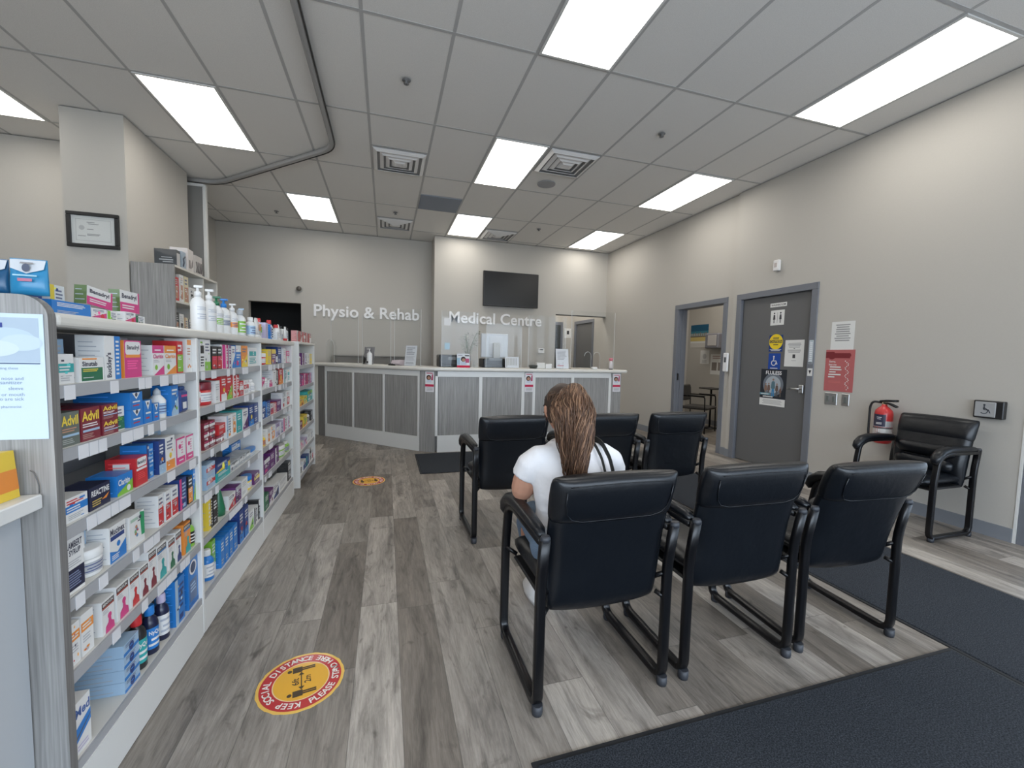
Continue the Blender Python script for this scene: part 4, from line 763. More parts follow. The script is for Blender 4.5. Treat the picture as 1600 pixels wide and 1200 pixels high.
# lower legs and feet
for s_ in (-1, 1):
    kn = Vector(((-.045 if s_ < 0 else .15), .375, .46)); an = Vector(((.02 if s_ < 0 else .15), .42, .10)); limb(bd, [kn, kn.lerp(an, .35), kn.lerp(an, .75), an], [.055, .055, .038, .034]); limb(bd, [an, an + Vector((0, .05, -.05)), an + Vector((0, .13, -.065))], [.034, .034, .026])
bo = bd.build('body', M_skin, wo); remesh(bo, .0050, 6)
fc = MB()
for s_ in (-1, 1):
    fc.lathe([(.001, -.004), (.012, 0), (.001, .004)], 12, (.7, .7, .68), M=Mh @ Matrix.Translation((s_*.030, .083, .004)) @ Matrix.Rotation(rad(90), 4, 'X')); fc.lathe([(.0055, -.001), (.001, .001)], 10, (.06, .03, .02), M=Mh @ Matrix.Translation((s_*.030, .0885, .004)) @ Matrix.Rotation(rad(-90), 4, 'X'))
    fc.tube([Mh @ Vector((s_*.045, .078, .022)), Mh @ Vector((s_*.030, .088, .027)), Mh @ Vector((s_*.014, .090, .023))], .003, 6, (.05, .03, .02))
fc.build('eye', M_plas, wo)
MB().tube([Mh @ Vector((-.024, .083, -.058)), Mh @ Vector((0, .092, -.055)), Mh @ Vector((.024, .083, -.058))], [.003, .0065, .003], 8, (.42, .13, .12)).build('mouth', M_plas, wo)
# t-shirt: trunk and two sleeves grown together
sh = MB()
sh.loft([ell(0, -.045, .575, .168, .122, 20), ell(0, -.048, .60, .176, .126, 20), ell(0, -.048, .68, .166, .117, 20), ell(0, -.030, .77, .178, .120, 20), ell(0, -.008, .85, .184, .112, 20), ell(0, .005, .895, .170, .092, 20), ell(0, .018, .930, .118, .078, 20), ell(0, .030, .955, .075, .066, 20)])
for s_ in (-1, 1): limb(sh, [(s_*.09, .002, .892), (s_*.145, .003, .886), ((-.178 if s_ < 0 else .192), .014, .858), ((-.194 if s_ < 0 else .220), .030, .808)], [.054, .058, .060, .060], 16)
for k in range(6):     # soft folds above the hem and under the arm
    z = .60 + .032*k; sh.tube([(-.165+.33*i/8, -.048 - .119*(1-(min(.168, abs(-.165+.33*i/8))/.172)**2)**.5 + .006, z + .012*sin(i*.7 + k*2.1)) for i in range(9)], [.003, .009, .0135, .0125, .010, .0125, .0135, .009, .003], 6)
so = sh.build('t_shirt', M_shirt, wo); remesh(so, .0075, 4)
# jeans: hips and thighs
jn = MB(); jn.loft([ell(0, -.03, .485, .175, .130, 20), ell(0, -.035, .53, .186, .140, 20), ell(0, -.042, .585, .170, .122, 20)])
for s_ in (-1, 1):
    xa = .02 if s_ < 0 else .15; xk = -.045 if s_ < 0 else .15; limb(jn, [(s_*.085, -.02, .545), (s_*.07+xk*.2, .12, .545), (s_*.04+xk*.6, .26, .535), (xk, .355, .505), (xk, .40, .45), (xk*.7+xa*.3, .41, .36), (xk*.3+xa*.7, .42, .24), (xa, .42, .13)], [.088, .086, .076, .066, .062, .058, .052, .050], 16)
jo = jn.build('jeans', M_denim, wo); remesh(jo, .009, 3)
for s_ in (-1, 1):
    xa = .02 if s_ < 0 else .15; m_ = MB(); m_.loft([ell(xa, .465, .004, .040, .125, 16), ell(xa, .465, .03, .045, .132, 16), ell(xa, .455, .055, .042, .118, 16), ell(xa, .43, .085, .038, .070, 16), ell(xa, .42, .115, .040, .048, 16)], (.70, .69, .68)); o = m_.build('sneaker', M_plas, wo)
# hair: cap plus a high ponytail of many locks
hr = MB(); hc = lambda t_: ((.050+.070*t_), (.027+.038*t_), (.015+.023*t_))
cap_ = []
for k in range(11):
    t_ = -.55 + 1.53*k/10; z = t_*.116; r_ = max(.01, (1-(z/.118)**2)**.5); yo = -.012; cap_.append([(Mh @ Vector((.084*r_*cos(2*pi*i/22), yo + (.106*r_)*sin(2*pi*i/22)*(1.0 if sin(2*pi*i/22) < 0 else .80 + .30*min(1, max(0, (t_-.35)/.22))), z + (.055*max(0, sin(2*pi*i/22))*(1-max(0, t_)) if t_ < .6 else 0)))) for i in range(22)])
hr.loft(cap_, (.045, .026, .018))
rr = random.Random(11); crown = Mh @ Vector((0, -.070, .075))
for k in range(150):     # drawn-back strands from the hairline to the tie
    a = rr.uniform(-pi*.98, pi*.98); a *= .72; s0 = Vector((.085*sin(a), .012 - .085*cos(a)*.9, rr.uniform(-.045, .075))); r_ = max(.3, (1-(s0.z/.118)**2)**.5); p0 = Mh @ Vector((s0.x*r_, s0.y*r_-.01, s0.z)); pm = p0.lerp(crown, .55); cdir = (pm - (Mh @ Vector((0, -.01, 0)))).normalized(); pm = (Mh @ Vector((0, -.01, 0))) + cdir*max((pm - (Mh @ Vector((0, -.01, 0)))).length, .099)
    c_0 = rr.random()*.8; hr.tube([p0, p0.lerp(pm, .5) + cdir*.002, pm, crown + Vector((0, 0, .01))], [.002, .003, .0035, .004], 5, hc(c_0))
for k in range(1400):
    a = rr.uniform(-1, 1); d_ = rr.uniform(0, 1); L_ = rr.uniform(.50, 1.05) - .10*abs(a); sp = a*.088; wv = rr.uniform(.005, .014); ph = rr.uniform(0, 6.28) if k % 3 else a*3; fq = rr.uniform(11, 18); zt = 1.205 - .055*a*a - .020*d_
    pts = []; rs = []; n_ = 28; yend = -.128 - .035*d_
    for i in range(n_):
        t_ = i/(n_-1); e_ = min(1, t_*3.2); zz = crown.z + .012 + (zt-crown.z-.012)*sin(min(1, t_*5)*pi/2) if t_ < .2 else zt - (t_-.2)/.8*L_*.430
        xx = -.045*e_ + sp*(e_**.6)*(1 - .74*max(0, t_-.30)/.70) + wv*sin(fq*t_+ph)*e_ + .014*t_; yy = crown.y - .012 + (yend - crown.y)*(1-(1-min(1, t_*2.0))**2)*(.75+.25*(1-a*a)) + wv*.5*cos(fq*t_+ph)
        yy = max(yy, -.19); pts.append((xx, yy, zz)); rs.append(.0025*(1-.8*t_**2)+.0004)
    c_0 = rr.random(); cc = hc(c_0*.9) if rr.random() < .74 else (.15+.10*c_0, .088+.062*c_0, .050+.040*c_0); hr.tube(pts, rs, 5, (cc[0]*1.05, cc[1]*.98, cc[2]*.95))
hr.tube([(-.045+sp_*.05, yy_, z_) for sp_, yy_, z_ in ((0, -.105, 1.145), (0, -.135, 1.08), (.1, -.135, .98), (.2, -.132, .88), (.2, -.135, .82))], [.024, .046, .040, .024, .010], 14, (.075, .042, .026), sq=.5)
for s_ in (): hr.tube([Mh @ Vector((-.07, .03, .01)), Mh @ Vector((-.078, .02, -.05)), Vector((-.085, .06, .95)), Vector((-.08, .03, .90))], [.004, .006, .005, .002], 6, (.16, .10, .07))
hr.build('hair', M_hair, wo)
# shoulder bag
bg_ = empty('shoulder_bag', (1.025, 1.70, 0), 0, 'dark shoulder bag strap over the right shoulder of the seated woman', 'bag')
def strap(x0, w0):
    m_ = MB(); q = [(x0+.010, .128, .78), (x0+.004, .112, .86), (x0, .088, .92), (x0-.002, .030, .958), (x0-.004, -.04, .948), (x0, -.098, .900), (x0+.006, -.122, .84), (x0+.016, -.136, .78), (x0+.025, -.132, .70), (x0+.060, -.08, .62), (x0+.085, .02, .60)]
    m_.tube(bendpath([(a - .27, b - .10, c) for a, b, c in q], .02, 4), 1, rect=(w0, .002), up=(0, 0, 1)); return m_
sm1 = strap(.128, .0125).build('strap', mat('black_strap', (.018, .02, .017), .7), bg_); strap(.092, .0085).build('strap', mat('black_strap'), bg_)
MB().box(-.13, -.08, -.03, .15, .500, .66, bev=.015).build('pouch', M_leath, bg_)
# ================================================================== PHARMACY SHELVING
FX = -.795
SZ1 = [1.21, 1.043, .836, .640, .440, .180]; SZ2 = [1.172, .962, .768, .536, .328, .085]
gd = empty('display_shelving', (-1.1, 2.7, 0), 0, 'long white display shelving of three bays with grey woodgrain end panel', 'shelving')
GO = Vector((1.1, -2.7, 0))
def gp(name, mb, m, par=None):
    mb.v = [tuple(Vector(v) + GO) for v in mb.v]; o = mb.build(name, m, par or gd); return o
ep = MB(); n_ = 8; R0 = .055; pts = [(-1.50, 0), (FX, 0)] + [(FX - R0 + R0*cos(pi/2*i/n_), 1.432 - R0 + R0*sin(pi/2*i/n_)) for i in range(n_+1)] + [(-1.50, 1.432)]; k = len(pts)
ep.add([(x, 1.318, z) for x, z in pts] + [(x, 1.345, z) for x, z in pts], [tuple(range(k)), tuple(reversed(range(k, 2*k)))]); gp('end_panel', ep, M_grain)
ee = MB(); ee.add([(x, 1.3179, z) for x, z in pts[1:-1]] + [(x, 1.3451, z) for x, z in pts[1:-1]] + [(-1.5, 1.3179, 1.4321), (-1.5, 1.3451, 1.4321)], [(i, k-2+i, k-1+i, i+1) for i in range(k-3)] + [(k-3, 2*k-5, 2*k-3, 2*k-4)]); gp('edge_band', ee, M_grain_d)
gp('base', MB().box(-1.47, FX-.02, 1.346, 4.02, 0, .06), M_white)
for q0, q1 in ((1.346, 2.152), (2.178, 3.132), (3.158, 4.098)):
    gp('kick_board', MB().box(FX-.018, FX-.001, q0, q1, .003, .150), M_white)
gp('back_panel', MB().box(-1.15, -1.135, 1.346, 4.10, .06, 1.355), M_back)
sl = MB()
for zz in (1.185, 1.008, .975, .78, .575, .375):
    for i in range(44):
        y = 1.39 + i*.0615
        if y < 4.06: sl.flat([(-1.1346, y, zz), (-1.1346, y+.034, zz), (-1.1346, y+.034, zz+.007), (-1.1346, y, zz+.007)], (.01, .01, .012))
gp('slot_strip', sl, M_plas)
for y in (2.165, 3.145, 4.11): gp('divider', MB().box(-1.134, FX, y-.0115, y+.0115, .004, 1.356, bev=.003), M_white)
tp = MB().box(-1.47, FX+.002, 1.346, 4.20, 1.357, 1.394); o = gp('top_shelf', tp, M_cream); bevel(o, .012, 3)
def shelf(y0, y1, z, maker, tags, rnd, fx=FX):
    m_ = MB().box(-1.134, fx-.010, y0, y1, z-.022, z-.001, (.6, .6, .6)); 
    if not tags is None: m_.box(fx-.013, fx-.004, y0, y1, z-.036, z-.002, (.42, .43, .45), 1)
    s_ = maker('shelf', m_, [M_cream, MATS_rail])
    return s_
MATS_rail = mat('price_rail', (.36, .365, .38), .35)
def tagstrip(par, y0, y1, z, n_, seed, fx, off):
    rr = random.Random(seed); ys = sorted(rr.uniform(y0+.02, y1-.06) for _ in range(n_)); last = y0
    for y in ys:
        y = max(y, last+.004)
        if y > y1-.042: break
        w_ = rr.choice((.036, .040, .040, .060)); w_ = min(w_, y1-y-.002); m_ = MB().box(fx-.0038, fx-.0026, y, y+w_, z-.042, z-.004, (.68, .68, .70)); m_.v = [tuple(Vector(v)+off) for v in m_.v]; m_.build('price_tag', M_paper, par); last = y+w_
seed = 5
for bi, (y0, y1) in enumerate(((1.346, 2.1530), (2.177, 3.133), (3.157, 4.098))):
    for si, z in enumerate(SZ1):
        last = si == 5
        s_ = shelf(y0, y1, z, lambda n, m, mm: gp(n, m, mm), 1, seed); seed += 1
        tagstrip(s_, y0, y1, z, (7, 6, 5)[bi] if not last else 0, seed, FX, GO)
# notices and ledge at the near end
m_ = MB().box(-.98, -.803, 1.3155, 1.317, 1.078, 1.385, (.56, .66, .74)); P = lambda x, z: (x, 1.3150, z)
def rq(m, x0, x1, z0, z1, c, e=0): m.flat([(x0, 1.3150-e, z0), (x1, 1.3150-e, z0), (x1, 1.3150-e, z1), (x0, 1.3150-e, z1)], c)
rq(m_, -.975, -.812, 1.268, 1.375, (.40, .48, .56)); rq(m_, -.975, -.812, 1.263, 1.266, (.12, .16, .24), .0002)
for k, (cx_, cz, a, c) in enumerate(((-.875, 1.325, .055, .026), (-.845, 1.315, .04, .020), (-.90, 1.30, .05, .02))): m_.add([(cx_ + a*cos(2*pi*i/20), 1.3147-.0001*k, cz + c*sin(2*pi*i/20)) for i in range(20)], [tuple(range(20))], (.46 + .05*k, .56 + .04*k, .65))
rq(m_, -.93, -.879, 1.350, 1.362, (.05, .07, .25), .0003); m_.text('USE', (-.925, -.881, 1.352, 1.360), lambda u, v: (u, 1.3145, v), (.7, .75, .8))
for z, s_ in ((1.252, 'using these'), (1.228, 'nose and'), (1.218, 'sanitizer'), (1.204, 'sleeve'), (1.189, 'nose or mouth'), (1.178, 'who are sick'), (1.158, 'pharmacist')):
    w_ = .0052*len(s_); m_.text(s_, (-.845-w_, -.845, z-.004, z+.004), lambda u, v: (u, 1.3148, v), (.25, .32, .42), bold=0)
m_.v = [(v[0]+.89, v[1]-1.317, v[2]-1.2) for v in m_.v]; tag(m_.build('paper_notice', M_paper, loc=(-.89, 1.317, 1.2)), 'pale blue printed poster taped on the woodgrain end panel', 'notice')
m_ = MB().tube(bendpath([(-.842, 1.3135, 1.00), (-.835, 1.3135, .995), (-.826, 1.3135, .965), (-.826, 1.3135, .942)], .015), .0012, 6, (.10, .10, .10)); m_.v = [(v[0]+.83, v[1]-1.31, v[2]-.96) for v in m_.v]; tag(m_.build('wire_loop', M_plas, loc=(-.83, 1.31, .96)), 'thin dark wire curving above the white ledge on the end panel', 'wire')
lg = empty('end_counter', (-1.1, .8, 0), 0, 'pale counter unit with white slab top against the end panel', 'counter'); o = MB().box(-.35, .280, -.55, .514, .903, .940, bev=.003).build('counter_top', M_white, lg); MB().box(-.35, .236, -.54, .512, 0, .9025).build('body', mat('pale_grey_panel', (.44, .46, .48), .5), lg)
m_ = MB().box(-.03, 0, -.05, .05, 0, .115, (.75, .52, .05)); m_.flat([(.0005, -.05, .02), (.0005, .05, .02), (.0005, .05, .07), (.0005, -.05, .07)], (.75, .25, .04)); m_.flat([(-.03, -.0505, .03), (0, -.0505, .03), (0, -.0505, .08), (-.03, -.0505, .08)], (.65, .12, .03)); m_.flat([(-.03, -.0508, .005), (0, -.0508, .005), (0, -.0508, .014), (-.03, -.0508, .014)], (.1, .3, .05))
yb_ = m_.build('yellow_carton', M_print, loc=(-.856, 1.250, .9405)); yb_.rotation_euler = (0, rad(-4), rad(-2)); tag(yb_, 'yellow and orange packet standing on the white ledge at left', 'carton')
# second rack at the far end
g2 = empty('display_rack', (-1.0, 4.8, 0), 0, 'short white end rack standing beyond the long shelving', 'shelving'); G2 = Vector((1.0, -4.8, 0))
def g2p(name, mb, m, par=None):
    mb.v = [tuple(Vector(v) + G2) for v in mb.v]; return mb.build(name, m, par or g2)
g2p('side_panel', MB().box(-1.2, -.782, 4.325, 4.352, 0, 1.40, bev=.003), M_white); g2p('side_panel', MB().box(-1.2, -.787, 5.238, 5.258, 0, 1.375, bev=.003), M_white)
g2p('back_panel', MB().box(-1.2, -1.185, 4.353, 5.237, .0, 1.37), M_back); g2p('top_shelf', MB().box(-1.2, -.780, 4.353, 5.268, 1.376, 1.400, bev=.003), M_cream)
for z in SZ2: s_ = shelf(4.353, 5.237, z, lambda n, m, mm: g2p(n, m, mm), 1, 0, -.79)
# ------------------------------------------------------------------ cartons and bottles
def art(tm, txt, w_, h, c):
    """front face shapes in fractions of width and height"""
    A, B, D = c; DKc = (.05, .05, .08); LT = C['w']; gr = (.45, .46, .48); r = []
    R = lambda a, b, e, f, cc: r.append(('r', a, b, e, f, cc)); L = lambda a, b, e, f, n_, cc: r.append(('l', a, b, e, f, n_, cc)); T = lambda s_, a, b, e, f, cc, *x: r.append(('t', s_, a, b, e, f, cc) + x)
    dark = sum(A) < .9; tx = LT if dark else (.16, .17, .25)
    if tm == 'plain': L(.12, .88, .55, .88, 3, tx if dark else gr); L(.12, .7, .1, .3, 2, gr)
    elif tm == 'band': R(0, 1, .38, .68, B); L(.10, .85, .72, .92, 2, D); L(.10, .8, .42, .62, 2, LT); L(.15, .85, .08, .30, 3, gr)
    elif tm == 'midband': R(0, 1, .58, .80, B); L(.1, .9, .62, .76, 2, LT); L(.1, .8, .3, .5, 3, gr); r.append(('o', .28, .12, .07, D))
    elif tm == 'lower':
        R(.08 if txt == 'Sinutab' else 0, .94 if txt == 'Sinutab' else 1, .04, .58, B); L(.14, .8, .40, .54, 2, D if sum(D) > sum(B) else LT); L(.14, .55, .14, .2, 1, LT)
        if txt: T(txt, .12, .72, .64, .84, DKc, 1); R(.12, .7, .91, .97, C['o'])
        else: L(.1, .85, .66, .92, 2, tx)
    elif tm == 'upper': R(0, 1, .70, 1, B); L(.12, .88, .40, .62, 2, tx); R(.1, .5, .1, .3, D)
    elif tm == 'lowband': R(0, 1, 0, .28, B); L(.12, .85, .6, .9, 3, tx); r.append(('o', .5, .42, .16, D))
    elif tm == 'diag': r.append(('p', [(0, 0), (1, 0), (1, .62), (0, .12)], B)); L(.1, .85, .66, .90, 2, tx) if not txt else T(txt, .08, .80, .48, .78, LT, 1); r.append(('o', .72, .22, .12, D))
    elif tm == 'stripe': R(0, .30, 0, 1, B); L(.38, .92, .3, .88, 5, tx if not dark else D); R(.4, .8, .06, .18, D)
    elif tm == 'spine': R(.62, 1, 0, 1, B); T(txt, .10, .48, .05, .62, DKc, 2) if txt else L(.15, .5, .1, .9, 6, D); L(.70, .92, .08, .92, 9, LT)
    elif tm == 'benad' or tm == 'benad2':
        R(.0, 1, 0, 1, B if tm == 'benad' else A); r.append(('rr', .06, .96, .62, .97, .10, LT)) if tm == 'benad' else r.append(('rr', .14, .94, .66, .97, .08, LT)); R(.06, .94, .54, .62, D if tm == 'benad' else LT)
        T('Benadryl', .16, .88, .72, .88, DKc, 1); L(.15, .8, .22, .48, 4, tuple(min(1, v*1.4+.04) for v in (B if tm == 'benad' else A)))
    elif tm == 'benad3': R(0, .93, 0, .45, B); R(.93, 1, 0, 1, B); T('Benadryl', .10, .86, .58, .86, DKc, 1); L(.1, .8, .14, .36, 2, LT)
    elif tm == 'clar': R(0, 1, .74, 1, B); L(.2, .8, .80, .88, 1, LT); T('Claritin', .06, .94, .56, .70, B, 1); L(.1, .6, .42, .52, 2, gr); r.append(('p', [(.1, 0), (1, 0), (1, .32), (.7, .22)], B)); r.append(('o', .3, .26, .12, D))
    elif tm == 'adv': T('Advil', .06, .94, .60, .90, C['y'], 1); L(.08, .9, .40, .54, 2, C['S'] if sum(A) > .3 else LT); R(.08, .95, .27, .34, D); L(.06, .7, .06, .22, 3, (.42, .25, .22) if A[0] > .15 else (.4, .42, .4))
    elif tm == 'vee': R(.05, .95, 0, 0, B); r.append(('p', [(.18, .97), (.50, .58), (.82, .97)], LT)); r.append(('o', .5, .85, .10, DKc)); L(.2, .85, .36, .52, 1, LT); L(.2, .75, .16, .30, 1, C['r'])
    elif tm == 'reac': T('REACTINE', .10, .95, .58, .84, LT, 1); r.append(('p', [(.55, .28), (.95, .50), (.80, .28)], C['o'])); L(.12, .6, .12, .42, 3, (.55, .40, .10))
    elif tm == 'frame': R(0, 1, 0, .26, B); R(0, .12, 0, 1, B); R(0, 1, .93, 1, B); r.append(('o', .42, .66, .14, B)); L(.55, .8, .35, .85, 5, (.7, .25, .4)); L(.3, .8, .08, .18, 1, LT)
    elif tm == 'syrup': R(0, 1, .05, .42, B); T('LAMBERT', .08, .92, .78, .90, DKc, 1); T('SYRUP', .2, .82, .66, .76, DKc, 1); L(.12, .88, .46, .58, 3, gr); L(.14, .85, .1, .36, 6, (.20, .24, .38))
    elif tm == 'muc': r.append(('p', [(0, .0), (1, .0), (1, .46), (.45, .22), (0, .34)], B)); T('Mucinex', .06, .94, .74, .92, DKc, 1); R(.06, .9, .60, .72, D); r.append(('o', .52, .44, .16, LT)); r.append(('o', .52, .44, .11, B)); L(.1, .6, .05, .2, 3, LT)
    elif tm == 'leaf': r.append(('p', [(.78, .2), (1, .2), (1, .92), (.70, .98), (.74, .6)], (.02, .30, .12))); R(.08, .6, .78, .88, (.35, .5, .4)); [r.append(('o', .42 + .06*cos(k*1.9), .30+.07*k, .07, ((.10, .25, .45), (.45, .2, .1), (.2, .4, .2))[k % 3])) for k in range(5)]
    elif tm == 'fig':
        R(0, 1, .80, .94, (.04, .03, .03)); T(txt, .08, .92, .83, .91, LT, 1); R(0, 1, .75, .80, (.35, .06, .04) if B[2] < .3 or B[0] > .4 else (.05, .2, .45)); r.append(('o', .60, .46, .16, B)); r.append(('p', [(.50, .40), (.70, .40), (.72, .28), (.94, .20), (.98, 0), (.22, 0), (.26, .20), (.48, .28)], B)); L(.08, .55, .58, .72, 3, gr)
    elif tm == 'fig0': R(.25, .8, .1, .62, B); L(.15, .85, .68, .92, 3, gr); r.append(('o', .5, .4, .14, LT))
    elif tm == 'wave': T(txt, .04, .96, .70, .88, (.05, .12, .35), 1); r.append(('p', [(0, .50), (1, .66), (1, .44), (0, .22)], B)); r.append(('p', [(0, .34), (1, .56), (1, .53), (0, .28)], (.08, .10, .16))); L(.1, .8, .05, .18, 2, C['a'])
    elif tm == 'oval': r.append(('e', .5, .80, .36, .15, LT)); r.append(('e', .5, .80, .26, .11, (.03, .05, .12))); R(.14, .86, .12, .56, (.10, .16, .30)); L(.2, .8, .3, .5, 3, (.35, .5, .7)); R(0, 1, .02, .09, (.01, .12, .40))
    elif tm == 'dots': R(.15, .9, .82, .97, B); [r.append(('o', .28+.22*(k % 3), .16+.05*(k % 2), .11, B)) for k in range(3)]; L(.15, .8, .50, .75, 3, C['S']); r.append(('o', .5, .40, .09, (.75, .45, .3)))
    elif tm == 'lines2': R(.1, .9, .55, .8, B); L(.1, .9, .12, .48, 4, B); L(.1, .7, .85, .95, 1, D)
    if not txt and tm not in ('vee', 'plain', 'frame', 'oval', 'dots'):
        rr = random.Random(int(w_*7919 + h*1e4 + sum(A)*31 + sum(B)*17)); pal = [B, D, DKc, LT, tuple(min(1, v*1.6+.05) for v in B), gr]
        for k in range(5):
            u = rr.uniform(.08, .70); v = rr.uniform(.06, .88); a_ = rr.uniform(.08, .24); cc = rr.choice(pal)
            if rr.random() < .3: r.append(('o', u+.08, v, rr.uniform(.05, .11), cc))
            else: R(u, min(.96, u+a_), v, min(.97, v+rr.uniform(.025, .09)), cc)
        T(rr.choice(('ooo', 'nnnn', 'mum', 'oxo')), .1, .6+.3*rr.random(), .84, .93, DKc if not dark else LT, 1) if False else None
    return r
def paint(m_, shapes, w_, h, M=None, x0=.0):
    for k, a in enumerate(shapes):
        e = x0 + .0003 + .00010*k; Q = lambda u, v: (e, -w_/2 + u*w_, v*h)
        if a[0] == 'r':
            if a[4]-a[3] > 0: m_.flat([Q(a[1], a[3]), Q(a[2], a[3]), Q(a[2], a[4]), Q(a[1], a[4])], a[5], M=M)
        elif a[0] == 'o': m_.disc(Q(a[1], a[2]), a[3]*w_, 'x', a[4], 16, M=M)
        elif a[0] == 'e': m_.add([Q(a[1]+a[3]*cos(2*pi*i/24), a[2]+a[4]*sin(2*pi*i/24)) for i in range(24)], [tuple(range(24))], a[5], M=M)
        elif a[0] == 'p': m_.flat([Q(u, v) for u, v in a[1]], a[2], M=M)
        elif a[0] == 'rr':
            _, u0, u1, v0, v1, q, cc = a; P_ = []
            for cx_, cy_, s0 in ((u1-q, v1-q*w_/h, 0), (u0+q, v1-q*w_/h, 90), (u0+q, v0+q*w_/h, 180), (u1-q, v0+q*w_/h, 270)):
                P_ += [Q(cx_ + q*cos(rad(s0+i*30)), cy_ + q*w_/h*sin(rad(s0+i*30))) for i in range(4)]
            m_.flat(P_, cc, M=M)
        elif a[0] == 'l':
            _, u0, u1, v0, v1, n_, cc = a; rr = random.Random(int(w_*9999)+k)
            for i in range(n_):
                v = v1-(i+.5)*(v1-v0)/n_; hh = (v1-v0)/n_*.24; b = u1-rr.random()*.25*(u1-u0); m_.flat([Q(u0, v-hh), Q(b, v-hh), Q(b, v+hh), Q(u0, v+hh)], cc, M=M)
        elif a[0] == 't':
            s_ = a[1].replace('_', ' ')
            if a[7] == 1: m_.text(s_, (a[2]*w_, a[3]*w_, a[4]*h, a[5]*h), lambda u, v: (e, -w_/2+u, v), a[6], bold=.03, M=M, keep=False)
            else: m_.text(s_, (a[4]*h, a[5]*h, 0, (a[3]-a[2])*w_), lambda u, v: (e, -w_/2 + a[3]*w_ - v, u), a[6], bold=.03, M=M, keep=False)
def carton(w_, h, d, c, tm, txt, M=None):
    A, B, D = c; m_ = MB().box(-d, 0, -w_/2, w_/2, 0, h, A, M=M)
    paint(m_, art(tm, txt, w_, h, c), w_, h, M)
    # side facing the viewer: paler print, small text
    sc = B if tm in ('spine', 'stripe') and False else tuple(min(1, v*.92) for v in A); gr = (.40, .43, .48) if sum(A) > 1.0 else tuple(min(1, v*1.8+.05) for v in A); y = -w_/2-.0003
    if tm in ('benad',): m_.flat([(-d, y, 0), (0, y, 0), (0, y, h), (-d, y, h)], C['o'], M=M); y -= .0002
    if tm == 'benad3': m_.flat([(-d, y, 0), (0, y, 0), (0, y, h), (-d, y, h)], (.10, .16, .05), M=M); y -= .0002
    if tm in ('benad2',): m_.flat([(-d*.75, y, h*.15), (-d*.2, y, h*.15), (-d*.2, y, h*.85), (-d*.75, y, h*.85)], C['w'], M=M); y -= .0002
    if tm == 'oval': m_.add([(-d*.5+d*.28*cos(2*pi*i/24), y, h*.72+h*.15*sin(2*pi*i/24)) for i in range(24)], [tuple(range(24))], C['w'], M=M); m_.add([(-d*.5+d*.20*cos(2*pi*i/24), y-.0002, h*.72+h*.11*sin(2*pi*i/24)) for i in range(24)], [tuple(range(24))], (.03, .05, .12), M=M)
    n_ = max(2, int(h/.016))
    for i in range(n_):
        z = h*(.1 + .8*(i+.5)/n_); m_.flat([(-d*.9, y, z-.0012), (-d*(.15+.3*((i*7) % 5)/5), y, z-.0012), (-d*(.15+.3*((i*7) % 5)/5), y, z+.0012), (-d*.9, y, z+.0012)], gr, M=M)
    # closing flap line on the lid
    m_.flat([(-d*.96, -w_/2+.002, h+.0003), (-d*.90, -w_/2+.002, h+.0003), (-d*.90, w_/2-.002, h+.0003), (-d*.96, w_/2-.002, h+.0003)], gr, M=M)
    return m_
